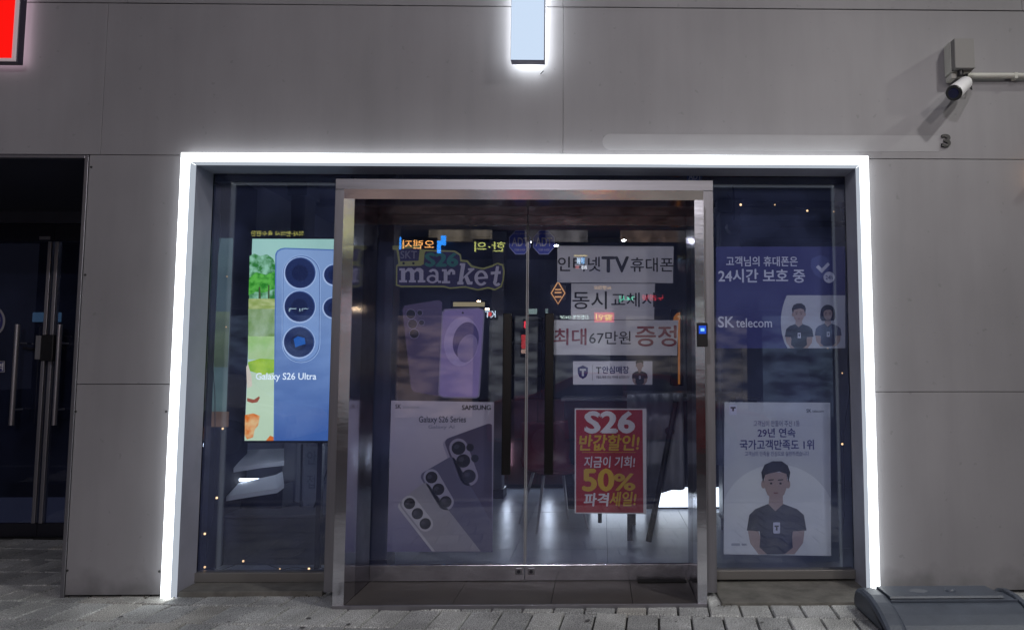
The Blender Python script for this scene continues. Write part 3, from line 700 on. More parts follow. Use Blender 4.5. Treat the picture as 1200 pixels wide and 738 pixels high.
text('SAMSUNG', 541.5, 474.5, 575, 480, YDP, KPRINT, p, .05)
text('Galaxy S26 Series', 491, 487.5, 546, 496.8, YDP, mat('print_grey_ink', (.06, .06, .08), .6), p, .02)
text('Galaxy AI', 502, 498, 532.5, 503, YDP, mat('print_grey_ink2', (.22, .22, .28), .6), p, .0)
CUT = 646
def phone(corner, ang_, w, h, body, rim, lens_c, lr, ly, extra=(), sk=0):
    c, s = math.cos(R(ang_)), math.sin(R(ang_))
    def T(pts):
        o = [(corner[0] + x * c - y * s, corner[1] + x * s + y * c) for x, y in pts]
        return o
    def clip(pts):   # keep inside the sheet
        out = []
        def inside(q): return q[1] <= 645.5
        for i in range(len(pts)):
            a, b = pts[i - 1], pts[i]
            if inside(a) != inside(b):
                t = (645.5 - a[1]) / (b[1] - a[1]); out.append((a[0] + (b[0] - a[0]) * t, 645.5))
            if inside(b): out.append(b)
        out2 = []
        for i in range(len(out)):
            a, b = out[i - 1], out[i]
            if (a[0] <= 576.5) != (b[0] <= 576.5):
                t = (576.5 - a[0]) / (b[0] - a[0]); out2.append((576.5, a[1] + (b[1] - a[1]) * t))
            if b[0] <= 576.5: out2.append(b)
        return out2
    flat('printed_phone', clip(T(rr(w / 2 - 3, h / 2 + 1, w, h, 6))), YDP, rim, p, ly)
    flat('printed_phone', clip(T(rr(w / 2, h / 2, w, h, 6))), YDP, body, p, ly + 1)
    ys = lens_c
    x = lr * 1.75
    flat('printed_lens_island', clip(T(rr(x, (ys[0] + ys[-1]) / 2, lr * 2.9, ys[-1] - ys[0] + lr * 3, lr * 1.45))), YDP, rim, p, ly + 2)
    for yy in ys:
        flat('printed_lens', T(ell(x, yy, lr * 1.1, lr * 1.05, 20)), YDP, LENS, p, ly + 3)
        flat('printed_lens_glint', T(ell(x - lr * .2, yy - lr * .3, lr * .45, lr * .35, 12)), YDP, mat('lens_glint', (.05, .045, .06), .4), p, ly + 4)
    for (ex, ey, er) in extra: flat('printed_lens', T(ell(ex, ey, er, er, 16)), YDP, LENS, p, ly + 3)
phone((520, 515), -20, 60, 190, mat('ph1', (.085, .07, .125), .5), mat('ph1r', (.34, .31, .40), .5), (15, 31, 50), 7.5, 1, ((26, 19, 4.5), (27, 33, 4.5)))
phone((491, 556), -30, 46, 190, mat('ph2', (.12, .115, .19), .5), mat('ph2r', (.38, .37, .46), .5), (10, 26, 43), 6.5, 2)
phone((466, 589), -38, 42, 190, mat('ph3', (.34, .33, .36), .5), mat('ph3r', (.55, .54, .57), .5), (9, 24, 39), 6.2, 3)

# ================================================================ digital screen in the left window
YS = .46
def em(c, s=1.0): 
    return emat('screen_%d_%d_%d_%d' % (c[0] * 999, c[1] * 999, c[2] * 999, s * 10), c, s)
def sR(h, k=1.0):
    c = [int(h[i:i + 2], 16) / 255 for i in (0, 2, 4)]
    return tuple((x / 12.92 if x < .04045 else ((x + .055) / 1.055) ** 2.4) * k for x in c)
def gradem(name, ca, cb, za, zb, st=1.0):
    m = emat(name, ca, st); nt = m.node_tree; e = nt.nodes['Emission']
    g = nt.nodes.new('ShaderNodeNewGeometry'); s = nt.nodes.new('ShaderNodeSeparateXYZ'); nt.links.new(g.outputs['Position'], s.inputs[0])
    r = nt.nodes.new('ShaderNodeMapRange'); r.inputs[1].default_value = za; r.inputs[2].default_value = zb; nt.links.new(s.outputs['Z'], r.inputs[0])
    n = nt.nodes.new('ShaderNodeTexNoise'); n.inputs['Scale'].default_value = 3; nt.links.new(g.outputs['Position'], n.inputs[0])
    ad = nt.nodes.new('ShaderNodeMath'); ad.operation = 'MULTIPLY_ADD'; ad.inputs[1].default_value = .4; ad.inputs[2].default_value = -.2; nt.links.new(n.outputs[0], ad.inputs[0])
    a2 = nt.nodes.new('ShaderNodeMath'); nt.links.new(r.outputs[0], a2.inputs[0]); nt.links.new(ad.outputs[0], a2.inputs[1])
    mx_ = nt.nodes.new('ShaderNodeMix'); mx_.data_type = 'RGBA'; mx_.inputs[6].default_value = (*ca, 1); mx_.inputs[7].default_value = (*cb, 1)
    nt.links.new(a2.outputs[0], mx_.inputs[0]); nt.links.new(mx_.outputs[2], e.inputs[0]); return m
def noisem(name, ca, cb, sc, st=1.0, stretch=(1, 1, 1)):
    m = emat(name, ca, st); nt = m.node_tree; e = nt.nodes['Emission']
    g = nt.nodes.new('ShaderNodeTexCoord'); mp = nt.nodes.new('ShaderNodeMapping'); mp.inputs['Scale'].default_value = stretch; nt.links.new(g.outputs['Object'], mp.inputs[0])
    n = nt.nodes.new('ShaderNodeTexNoise'); n.inputs['Scale'].default_value = sc; n.inputs['Detail'].default_value = 5; nt.links.new(mp.outputs[0], n.inputs[0])
    r = nt.nodes.new('ShaderNodeMapRange'); r.inputs[1].default_value = .38; r.inputs[2].default_value = .62; nt.links.new(n.outputs[0], r.inputs[0])
    mx_ = nt.nodes.new('ShaderNodeMix'); mx_.data_type = 'RGBA'; mx_.inputs[6].default_value = (*ca, 1); mx_.inputs[7].default_value = (*cb, 1)
    nt.links.new(r.outputs[0], mx_.inputs[0]); nt.links.new(mx_.outputs[2], e.inputs[0]); return m
K = 1.04
ds = thing('digital_screen', at(345, 516, YS), 'large lit advertising screen with a blue phone behind the left window', 'screen')
zt, zb = at(340, 280, YS).z, at(340, 516, YS).z
sxl = at(291, 400, YS).x; sxr = at(291, 400, YS).x + .66
box('bezel', sxl - .016, sxr + .016, YS + .004, YS + .06, zb - .016, zt + .016, BLACK, ds, .003)
def sx(px, py): return (px, py)
X0 = 291.0
box('display', sxl, sxr, YS + .0005, YS + .0035, zb, zt, gradem('screen_sky', sR('d3e8e0', K), sR('a9d6c8', K), zb, zt), ds)
def sf(n, pts, m, l): flat(n, [(x - .0, y) for x, y in pts], YS, m, ds, l)
sf('printed_trees', [(292.5, 300), (298, 297), (305, 300), (313, 298), (320, 303), (323, 310), (323, 352), (292, 352)], noisem('screen_tree', sR('2f7f2e', K), sR('9fd6b4', K), 22), 1)
sf('printed_trees', [(292, 326), (300, 319), (312, 322), (323, 318), (323, 338), (310, 343), (300, 342), (291.5, 346)], noisem('screen_tree2', sR('2c8a1c', K), sR('67c24a', K), 30), 2)
sf('printed_trunk', [(303.5, 336), (305, 336), (306, 352), (303, 352)], em(sR('4a5a30', 1)), 3)
sf('printed_trunk', [(314.5, 334), (316, 334), (316, 352), (314, 352)], em(sR('4a5a30', 1)), 3)
sf('printed_lawn', rect(291.5, 350, 323, 364), noisem('screen_lawn', sR('9bb05a', K), sR('c4cf8a', K), 12, 1, (1, 1, 3)), 4)
sf('printed_pond', rect(291.3, 362, 323, 394), noisem('screen_pond', sR('6f9440', K), sR('a9bf95', K), 9, 1, (1, 1, .5)), 5)
sf('printed_lawn', rect(291, 392, 323, 421), noisem('screen_lawn2', sR('a3cf7a', K), sR('bcd99a', K), 9), 4)
sf('printed_lawn', [(291, 424), (305, 420), (323, 421), (323, 436), (308, 439), (291, 434)], noisem('screen_lawn3', sR('8fbf1e', K), sR('b4d63c', K), 14), 6)
sf('printed_floor', [(290.5, 436), (323, 437), (323, 516), (287, 516)], em(sR('cfe6c2', K), 1), 5)
sf('printed_bird', [(289, 430), (291, 426), (295, 440), (296, 452), (290, 455)], em(sR('e8d9c4', K)), 7)
sf('printed_bird', [(290, 466), (298, 468), (304, 464), (305, 466), (302, 471), (296, 472), (290, 470)], em(sR('a4563a', K)), 7)
sf('printed_flower', [(287.5, 486), (297, 484), (305, 487), (303, 498), (299, 503), (297, 512), (290, 514.5), (287.3, 510)], noisem('screen_orange', sR('e8761c', K), sR('f6c78a', K), 16), 7)
sf('printed_flower', [(312, 516), (317, 510), (322, 512), (323, 516)], em(sR('e8761c', K)), 7)
zz0, zz1 = at(340, 516, YS).z, at(340, 300, YS).z
PB = gradem('screen_phone', sR('4468ac', 1), sR('93b0da', 1), zz0, zz1)
PL = em(sR('9db9e6')); PD = em(sR('5c7fbc'))
sf('printed_phone', [(323, 298), (325, 294), (329, 291.5), (334, 290.5), (410, 293), (410, 516), (321, 516)], PD, 8)
sf('printed_phone', [(324.5, 300), (326, 295.5), (330, 293), (335, 292), (410, 294.5), (410, 516), (322.4, 516)], PB, 9)
sf('printed_lens_island', rr(353.5, 362, 45, 126, 22, 0.3), em(sR('a9c2ea', K)), 10)
sf('printed_lens_island', rr(353.5, 362, 43.4, 124.6, 21.5, 0.3), em(sR('46689f', K)), 11)
sf('printed_lens_island', rr(353.5, 362, 42, 123, 21, 0.3), gradem('screen_island', sR('6f92cc', 1), sR('98b4de', 1), zz0, zz1), 12)
LB = em(sR('14204a', 1)); 
for (x, y, r) in ((352.3, 320.2, 17.2), (351.7, 359.5, 17.2), (351, 401, 17.2), (391.5, 322.5, 10.8), (391, 361, 10.8)):
    sf('printed_lens', ell(x, y, r + 2, r + 2), em(sR('b9cdf0', K)), 13); sf('printed_lens', ell(x + .4, y - .4, r + .8, r + .8), em(sR('3a568e', 1)), 14)
    sf('printed_lens', ell(x, y, r, r), em(sR('22305a', 1)), 15); sf('printed_lens', ell(x, y, r * .55, r * .55), em(sR('182347', 1)), 16)
sf('printed_lens_glow', [(345, 397), (350, 394), (358, 396), (359, 403), (352, 405), (347, 407)], em(sR('1c5fb4', 1)), 17)
text('Galaxy S26 Ultra', 301, 436.8, 371.5, 447, YS, em(sR('e8f2fa', 1.3)), ds, .02, layer=18)
box('screen_post', at(372, 530, .52).x, at(374, 530, .52).x + .02, YS + .06, YS + .10, .0, zb, DKMET, ds)

# dim glowing panel painted as the screen's reflection at the left window edge
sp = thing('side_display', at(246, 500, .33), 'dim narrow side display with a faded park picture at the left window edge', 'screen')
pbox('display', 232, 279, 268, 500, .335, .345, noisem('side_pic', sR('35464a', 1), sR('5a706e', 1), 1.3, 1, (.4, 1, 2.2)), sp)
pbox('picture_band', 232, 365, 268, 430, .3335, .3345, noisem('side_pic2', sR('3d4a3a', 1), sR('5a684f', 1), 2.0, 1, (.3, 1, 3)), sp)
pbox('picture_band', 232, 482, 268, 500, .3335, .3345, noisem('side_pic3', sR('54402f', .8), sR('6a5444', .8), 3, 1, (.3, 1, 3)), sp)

# ================================================================ interior of the shop
room = thing('shop_room', (0, 3, 0), 'dark unlit shop interior with tiled floor seen through the glass', 'room')
FLOORT = mat('floor_tile', (.34, .37, .43), .28, noise=.12, nscale=4, bump=.04, bscale=20)
for i in range(8):
    for j in range(7):
        x = -2.6 + i * .66; y = YD + .12 + j * .66
        MB().box(x + .0015, x + .6585, y + .0015, y + .6585, -.03, .008 + random.uniform(-.0006, .0006)).build('floor_tile', FLOORT, room)
box('floor_bed', -2.7, 2.7, YG + .06, 5.1, -.08, -.006, RUBBER, room)
WALLI = mat('interior_wall', (.30, .31, .38), .6, noise=.2, nscale=1.5)
CEILI = mat('interior_ceiling', (.16, .17, .22), .6)
box('room_wall', -2.7, 2.75, 5.0, 5.1, 0, 2.75, WALLI, room)
box('room_wall', -2.74, -2.66, YG + .06, 5.0, 0, 2.75, WALLI, room)
box('room_wall', 2.70, 2.78, .35, 5.0, 0, 2.75, WALLI, room)
box('ceiling', -2.74, 2.78, .27, 5.1, 2.72, 2.80, CEILI, room)
for k, y in enumerate((.9, 1.7, 2.5, 3.4)): box('ceiling_rail', -2.4, 2.5, y, y + .05, 2.66, 2.715, mat('rail_grey', (.10, .10, .12), .5), room)
dl = emat('downlight', (.85, .90, 1), 700); dlw = emat('downlight_warm', (1, .72, .42), 40)
for i, (px, py, w) in enumerate(((291, 229, 0), (331, 229, 0), (377, 241, 0), (259, 245, 0), (571, 361, 1), (652, 287, 0), (906, 222, 0), (561, 352, 1), (620, 283, 0), (731, 281, 0))):
    y = 1.3 + .35 * (i % 4); p = at(px, py, y)
    t = thing('downlight', (p.x, y, p.z + .02), ['small white spot lamp hanging inside at the upper left', 'tiny white spot lamp above the lit screen', 'tiny spot lamp left of the portal corner', 'tiny lamp by the left light strip', 'small warm lamp deep inside right of the violet phones', 'tiny lamp right of the door stickers', 'short bright lamp near the top of the right window', 'small warm lamp above the violet phones', 'tiny lamp between the door stickers', 'tiny lamp above the first white banner'][i], 'spot lamp')
    MB().tube([(p.x, y, p.z - .004), (p.x, y, p.z + .03)], .020, 12).build('housing', DKMET, t)
    MB().tube([(p.x, y, p.z - .009), (p.x, y, p.z - .0045)], .015, 12).build('lens', dlw if w else dl, t)
# tall dark pillar left inside the entrance, columns and cabinets
pl = thing('pillar', (at(448, 450, .5).x, .5, 0), 'dark square pillar standing inside just left of the door posters', 'pillar')
box('shaft', at(438, 450, .42).x, at(459, 450, .42).x, .40, .56, .009, 2.70, mat('pillar_blue', (.045, .05, .075), .3, noise=.2, nscale=3), pl, .004)
box('plinth', at(437, 450, .42).x, at(460, 450, .42).x, .39, .57, .0085, .10, BLACK, pl)
def column(px0, px1, Y, lab):
    a, b = at(px0, 400, Y).x, at(px1, 400, Y).x
    t = thing('column', ((a + b) / 2, Y, 0), lab, 'column')
    box('shaft', a, b, Y, Y + .2, .10, 2.60, mat('column_grey', (.16, .16, .19), .4, noise=.15, nscale=3), t, .01)
    box('base', a - .02, b + .02, Y - .02, Y + .22, .009, .10, BLACK, t); box('capital', a - .02, b + .02, Y - .02, Y + .22, 2.60, 2.70, CEILI, t)
column(335, 352, 1.1, 'dark grey column behind the lit screen in the left window')
column(575, 590, 3.0, 'pale grey column deep inside behind the left door handle')
column(845, 870, 1.6, 'dark column behind the right window posters')
# freestanding notice board right of the screen foot
nb = thing('notice_board', (at(367, 560, .9).x, .9, 0), 'grey notice board with faint writing below the lit screen', 'board')
pbox('board', 356, 523, 392, 600, .9, .92, mat('board_grey', (.16, .17, .21), .5, noise=.2, nscale=6), nb)
for k, (a, b, t_) in enumerate(((360, 528, '안내'), (360, 556, '접수'))):
    text(t_, a, b, a + 22, b + 16, .9, mat('board_ink', (.10, .11, .15), .6), nb, .03, layer=4)
MB().tube([at(354, 520, .88), at(352, 602, .88), at(352, 602, .88) + Vector((0, 0, -.3))], .008).build('leg', BLACK, nb)
MB().tube([at(391, 530, .86), at(366, 600, .86), at(360, 640, .86)], .006).build('leg', BLACK, nb)
# white slabs put in place of a car reflection low in the left window
wb = thing('moulded_bench', (at(276, 600, .9).x, .9, 0), 'white moulded bench with a curved pale edge low in the left window', 'bench')
WB = mat('white_bench', (.74, .77, .82), .45, noise=.06, nscale=3)
box('screen_back_light', sxl + .02, sxr - .02, YS + .062, YS + .07, zb + .0, zb + .03, emat('back_light', (.80, .88, 1.0), 7), ds)  # added strip hidden behind the screen to light the white slabs
def slab(name, up, lo, Y0, Y1):
    n = len(up); f = [at(*q, Y0) for q in up]; g = [at(*q, Y1) for q in lo]; h = [v + Vector((0, .0, -.03)) for v in f]; k = [v + Vector((0, .0, -.03)) for v in g]
    fs = []
    for i in range(n - 1):
        fs += [(i, i + 1, n + i + 1, n + i), (2 * n + i, 3 * n + i, 3 * n + i + 1, 2 * n + i + 1), (i, 2 * n + i, 2 * n + i + 1, i + 1), (n + i, n + i + 1, 3 * n + i + 1, 3 * n + i)]
    fs += [(0, n, 3 * n, 2 * n), (n - 1, 3 * n - 1, 4 * n - 1, 2 * n - 1)]
    MB().add(f + g + h + k, fs).build(name, WB, wb)
slab('back_rest', [(222, 556), (250, 552), (280, 547), (305, 543), (333, 540)], [(218, 529), (248, 528), (278, 527), (305, 526), (333, 525)], .72, .95)
slab('seat', [(220, 588), (250, 584), (280, 579), (305, 575), (325, 572), (333, 566)], [(216, 573), (246, 571), (276, 566), (301, 561), (323, 556), (331, 552)], .64, .80)
a, b = at(222, 560, .80), at(330, 548, .80)
MB().box(a.x, b.x, .80, .815, a.z - .02, a.z - .005).build('light_strip', emat('bench_light', (.85, .92, 1.0), 7), wb)  # added strip between the slabs, put in to light them
MB().box(a.x, b.x, .83, 1.0, .12, a.z - .05).build('base', DKMET, wb)

# display plinth under the screen
db = thing('display_plinth', (-2.0, .75, 0), 'low dark display plinth inside the left window', 'plinth')
box('body', at(262, 640, .62).x, at(392, 640, .62).x, .62, 1.05, .009, at(330, 606, .62).z, mat('plinth_navy', (.06, .062, .08), .4, noise=.2, nscale=2), db, .006)
box('top_board', at(261, 640, .61).x, at(393, 640, .61).x, .605, 1.06, at(330, 606, .62).z + .0005, at(330, 606, .62).z + .02, mat('plinth_top', (.08, .08, .10), .3), db, .003)

# chairs and table
def chair(x, y, rz, lab, legm, seatm):
    t = thing('chair', (x, y, .008), lab, 'chair', 'chairs inside the shop')
    M = Matrix.Translation((x, y, .008)) @ Matrix.Rotation(R(rz), 4, 'Z')
    mb = MB(); n = 10; vs = []; fs = []
    prof = [(-.21, .44), (-.20, .455), (.0, .44), (.15, .45), (.20, .50), (.225, .62), (.25, .80), (.255, .83)]
    for (py, pz) in prof:
        for k in range(n + 1):
            u = (k / n - .5) * 2; w = .22 - .03 * max(0, (pz - .5)); vs.append(M @ Vector((u * w, py - .05 * u * u * (1 if pz > .5 else 0), pz + .018 * u * u)))
    for i in range(len(prof) - 1):
        for k in range(n): fs.append((i * (n + 1) + k, i * (n + 1) + k + 1, (i + 1) * (n + 1) + k + 1, (i + 1) * (n + 1) + k))
    mb.add(vs, fs, True); s = mb.build('seat_shell', seatm, t); s.modifiers.new('thick', 'SOLIDIFY').thickness = .012
    for sx_, sy_ in ((-1, -1), (1, -1), (-1, 1), (1, 1)):
        MB().tube([M @ Vector((sx_ * .13, sy_ * .12, .44)), M @ Vector((sx_ * .22, sy_ * .21, 0))], [.013, .009], 8).build('leg', legm, t)
    return t
WH = mat('white_leg', (.50, .50, .52), .35)
chair(at(648, 560, 1.7).x, 1.75, 25, 'dark red shell chair with thin white legs behind the right door handle', WH, mat('red_seat', (.10, .02, .03), .4))
tb = thing('covered_table', (at(775, 520, 1.2).x, 1.4, 0), 'table under a pale grey cloth behind the right door leaf', 'table')
def cloth(pxs, top, bot, Y, name, m, par):
    n = 26; vs = []; fs = []
    for j in range(9):
        for k in range(n + 1):
            u = k / n; px = pxs[0] + (pxs[1] - pxs[0]) * u; t_ = j / 8
            tp = top[0] + (top[1] - top[0]) * u; bo_ = bot[0] + (bot[1] - bot[0]) * u
            q = at(px + 5 * math.sin(u * 9) * t_, tp + (bo_ - tp) * t_, Y)
            vs.append((q.x, Y + .03 * t_ * math.sin(u * 17 + 1) + .015 * math.sin(u * 31 + t_ * 3), q.z))
    for j in range(8):
        for k in range(n): fs.append((j * (n + 1) + k, j * (n + 1) + k + 1, (j + 1) * (n + 1) + k + 1, (j + 1) * (n + 1) + k))
    o = MB().add(vs, fs, True).build(name, m, par); o.modifiers.new('thick', 'SOLIDIFY').thickness = .004; return o
CLO = mat('grey_cloth', (.30, .31, .34), .8, noise=.15, nscale=5)
cloth((735, 800), (462, 460), (585, 572), 1.2, 'cloth', CLO, tb)
cloth((840, 862), (470, 470), (545, 548), 1.2, 'cloth', CLO, tb)
box('tabletop', at(733, 460, 1.22).x, at(866, 460, 1.22).x, 1.215, 1.85, at(780, 461, 1.2).z - .03, at(780, 461, 1.2).z, mat('table_top', (.07, .07, .08), .3), tb, .005)
MB().tube([at(792, 470, 1.15), at(775, 560, 1.12), at(760, 634, 1.10)], .022, 8).build('brace', BLACK, tb)
MB().tube([at(703, 590, 1.4), at(703, 612, 1.4)], .016, 8).build('foot', BLACK, tb)
for a, y in ((738, 1.26), (860, 1.26), (742, 1.8), (856, 1.8)):
    x = at(a, 560, y).x; box('leg', x - .02, x + .02, y - .02, y + .02, .009, at(780, 461, 1.2).z - .031, BLACK, tb)
MB().tube([(at(785, 505, 1.16).x, 1.165, at(785, 505, 1.16).z), (at(785, 505, 1.16).x, 1.19, at(785, 505, 1.16).z)], .035, 14).build('cable_grommet', BLACK, tb)
# low lit glass counter at the back, with a second panel added to brighten the floor
cn = thing('lit_counter', (.8, 2.4, 0), 'long counter with a bright white light strip low along its foot', 'counter')
box('body', -.35, 1.45, 2.42, 2.9, .23, 1.0, mat('counter_dark', (.03, .03, .04), .3), cn, .01)
box('top_board', -.38, 1.48, 2.39, 2.93, 1.001, 1.03, mat('counter_top', (.2, .2, .22), .3), cn, .005)
CL = emat('counter_light', (.86, .94, 1.0), 2.9)
box('light_panel', .52, 1.32, 2.425, 2.44, .03, .205, CL, cn)
box('light_panel', -.10, .40, 2.425, 2.44, .03, .205, emat('counter_light2', (.80, .90, 1.0), 2.9), cn)
box('foot', -.33, 1.43, 2.445, 2.88, .009, .228, DKMET, cn)
# lit ceiling trough, and an orange glow standing in for a reflected strip
lt = thing('ceiling_trough', (at(530, 356, 3.4).x, 3.4, 2.3), 'narrow pale yellow light trough above the violet phones', 'lamp')
pbox('housing', 528, 352, 570, 361, 3.41, 3.5, DKMET, lt); pbox('diffuser', 531, 354, 568, 359, 3.40, 3.409, emat('trough', (.55, .46, .26), .55), lt)
oc_ = thing('orange_display', at(795, 400, 2.9), 'tall narrow orange lit display behind the end of the lowest banner', 'display')
pbox('frame', 786, 362, 801, 452, 2.91, 3.0, DKMET, oc_, .01)
flat('light_face', [(788.5, 380), (789.5, 371), (793, 367), (797, 365.5), (797, 450), (794.5, 450), (794.5, 383)], 2.905, emat('orange_glow', (.75, .27, .06), .30), oc_)
shelf = thing('display_shelf', (at(606, 450, 4.2).x, 4.2, 0), 'tall dark shelf with dim goods deep inside between the door handles', 'shelf')
for a in (596, 636): x = at(a, 400, 4.2).x; box('side_board', x - .015, x + .015, 4.2, 4.6, .009, 1.9, DKMET, shelf)
for z in (.3, .75, 1.2, 1.6, 1.88): box('shelf_board', at(596, 400, 4.2).x + .016, at(636, 400, 4.2).x - .016, 4.2, 4.6, z, z + .025, mat('shelf_grey', (.14, .14, .17), .4), shelf)
ct = thing('cabinet', (at(500, 560, 3.6).x, 3.6, 0), 'low reddish brown cabinet at the back of the shop', 'cabinet')
box('body', at(560, 500, 3.6).x, at(700, 500, 3.6).x, 3.6, 4.1, .05, at(600, 468, 3.6).z, mat('cabinet_brown', (.09, .035, .04), .45, noise=.3, nscale=3), ct, .008)
for a in (595, 630, 665): x = at(a, 500, 3.6).x; box('door_gap', x - .004, x + .004, 3.594, 3.599, .06, at(600, 470, 3.6).z, RUBBER, ct)
for (a, b) in ((589.5, 597.5), (639.5, 647.5)):
    box('kick_light', at(a, 500, 3.6).x, at(b, 500, 3.6).x, 3.575, 3.593, .25, .50, emat('kick_light', (.75, .86, 1.0), 16), ct)  # added lights hidden behind the door handles to make the floor glow
box('plinth', at(562, 500, 3.6).x, at(698, 500, 3.6).x, 3.63, 4.1, .009, .05, BLACK, ct)
# small diamond light inside door
dm = thing('diamond_sign', at(654, 343, .6), 'small brown diamond sign with an orange outline right of the door gap', 'sign')
ORG = emat('neon_orange', (.95, .48, .20), .75)
flat('sign_face', [(654, 328), (664, 343.5), (654, 359), (644, 343.5)], .60, mat('sign_brown', (.10, .045, .02), .5), dm)
MB().tube([at(*q, .597) for q in ((654, 330), (662, 343.5), (654, 356), (646, 343.5), (654, 330))], .0042, 6).build('neon_outline', ORG, dm)
for (a, b, w) in ((650.5, 338.5, 7), (650, 342, 8), (650, 347, 8)): flat('neon_writing', rect(a, b, a + w, b + 1.6), .597, ORG, dm)
box('backing', at(645, 343, .61).x, at(663, 343, .61).x, .603, .615, at(654, 352, .61).z, at(654, 334, .61).z, BLACK, dm)

# string lights hanging behind the two windows
def fairy(pts, Y, lab, bulbs):
    t = thing('string_light', at(*pts[0], Y), lab, 'string lights')
    P = []
    for i, q in enumerate(pts):
        v = at(*q, Y); P.append(v)
        if i + 1 < len(pts):
            w = at(*pts[i + 1], Y); P.append(v.lerp(w, .5) + Vector((random.uniform(-.01, .01), .01, random.uniform(-.01, .01))))
    MB().tube(P, .0022, 5).build('wire', BLACK, t)
    for (bx_, by_, br) in bulbs:
        q = at(bx_, by_, Y - .004); MB().ball(q, .007 if br > 1 else .005, 8).build('bulb', emat('bulb_warm_%d' % (br * 10), (1.0, .62, .30), br * 1.1), t)
fairy([(258, 250), (255, 300), (252, 350), (249, 420), (252, 510), (255, 520), (252, 540), (250, 560), (252, 585), (246, 620), (240, 664), (258, 668), (285, 657), (330, 667), (362, 666), (380, 666)], YG + .06,
      'dark wire with small warm bulbs hanging at the left side of the left window', [(266, 324, .5), (261, 502, 1.5), (254, 583, 2.5), (240, 625, 2.5), (240, 664, 1.5), (285, 657, 1.5), (328, 666, 1), (362, 666, 2.5), (265, 383, .5)])
fairy([(852, 228), (868, 240), (908, 236), (946, 247), (985, 240), (996, 300), (998, 340), (994, 400), (996, 460), (988, 520), (990, 600), (984, 652)], YG + .06,
      'dark wire with tiny bulbs along the top and right side of the right window', [(868, 240, 3), (908, 240, 1.0), (946, 247, 2.0), (977, 248, .5), (999, 321, .5), (997, 398, .5), (987, 437, 1), (987, 520, 2.0), (970, 407, 3)])  # bulbs along the top stand in for other dots of light
fn = thing('ceiling_speaker', at(859, 265, .9), 'pale round speaker hanging inside high behind the right window', 'speaker')
MB().tube([at(860, 265, .9), at(860, 265, .9) + Vector((0, .06, 0))], [.045, .055], 18).build('cone', mat('speaker_grey', (.14, .14, .18), .5), fn)
MB().tube([at(860, 262, .95), (at(860, 262, .95).x, .95, 2.71)], .008).build('stem', DKMET, fn)

# ================================================================ fittings on the facade
OFFW = mat('offwhite_plastic', (.55, .55, .50), .5, noise=.06, nscale=10)
jb = thing('junction_box', at(1128, 66, 0), 'off-white junction box on the wall above the security camera', 'junction box')
a = at(1142.5, 66, -.13); b_ = at(1119, 66, -.13); zt_, zb_ = at(1130, 45, -.13).z, at(1130, 80, -.13).z
box('housing', b_.x, a.x, -.13, -.085, zb_, zt_, mat('box_front', (.21, .205, .20), .6), jb, .004)  # front painted darker for the shade on that face
box('back_box', b_.x - .002, a.x + .002, -.083, -.001, zb_ - .003, zt_ + .003, OFFW, jb, .004)
box('lid_seam', b_.x + .001, a.x - .001, -.085, -.083, zb_ - .001, zt_ + .001, BLACK, jb)
MB().tube([(b_.x + .05, -.09, zb_ - .001), (b_.x + .05, -.09, zb_ - .03)], .018, 12).build('gland', BLACK, jb)
cc = thing('security_camera', at(1125, 103, -.12), 'white bullet security camera with black lens pointing down left', 'camera')
c1 = at(1133, 96, -.09); c0 = at(1118, 109, -.21)
MB().tube([c1, c1.lerp(c0, .12), c1.lerp(c0, .85), c0], [.030, .040, .046, .046], 20).build('body', mat('camera_white', (.78, .78, .80), .35), cc)
dd = (c0 - c1).normalized()
MB().tube([c0 + dd * .001, c0 + dd * .008], [.047, .043], 20).build('lens_ring', BLACK, cc)
MB().tube([c0 + dd * .0085, c0 + dd * .011], [.030, .025], 16).build('lens', mat('lens_blue', (.01, .012, .05), .08), cc)
MB().tube([c1, (c1.x, -.085, at(1128, 88, -.08).z), (c1.x - .01, -.085, zb_ - .031)], .011, 8).build('bracket', BLACK, cc)
MB().tube([(c1.x + .01, c1.y + .02, c1.z - .01), (c1.x + .05, -.05, c1.z - .03), (c1.x + .06, -.02, c1.z + .03), (c1.x + .03, -.02, c1.z + .07)], .004, 6).build('cable', BLACK, cc)
cd = thing('cable_conduit', at(1170, 90, 0), 'pale cable conduit running right along the wall from the camera', 'conduit')
pbox('elbow', 1115, 86, 1121, 92, -.075, -.001, OFFW, cd, .003)
q0, q1 = at(1121, 89, -.03), at(1121, 89, -.03) + Vector((1.5, 0, .01))
MB().tube([q0, q1], .017, 12).build('pipe', OFFW, cd)
for k in (.35, .95): MB().box(q0.x + k, q0.x + k + .02, -.046, -.001, q0.z - .018, q0.z + .018).build('clip', OFFW, cd)

# vertical light sign at the top, halo lit
vs_ = thing('vertical_sign', at(618, 70, 0), 'white vertical bar sign with a glowing halo at the top centre of the wall', 'sign')
vx0, vx1 = at(599, 40, -.13).x, at(637.5, 40, -.13).x; vz = at(618, 70, -.13).z
box('face', vx0, vx1, -.132, -.125, vz, vz + 1.3, emat('sign_face', (.66, .80, 1.0), .93), vs_)
box('shell', vx0 - .003, vx1 + .003, -.1245, -.0675, vz - .004, vz + 1.304, mat('sign_shell', (.08, .075, .12), .4), vs_, .002)
box('halo_strip', vx0 + .004, vx1 - .004, -.067, -.062, vz + .006, vz + 1.29, emat('sign_halo', (.92, .97, 1.0), 13), vs_)
for z in (vz + .2, vz + 1.0):
    for x in (vx0 + .05, vx1 - .05): MB().tube([(x, -.001, z), (x, -.061, z)], .006, 6).build('spacer', DKMET, vs_)
MB().tube([(vx1 - .01, -.02, vz - .02), (vx1 - .03, -.005, vz - .035)], .003, 5).build('loose_cable', BLACK, vs_)

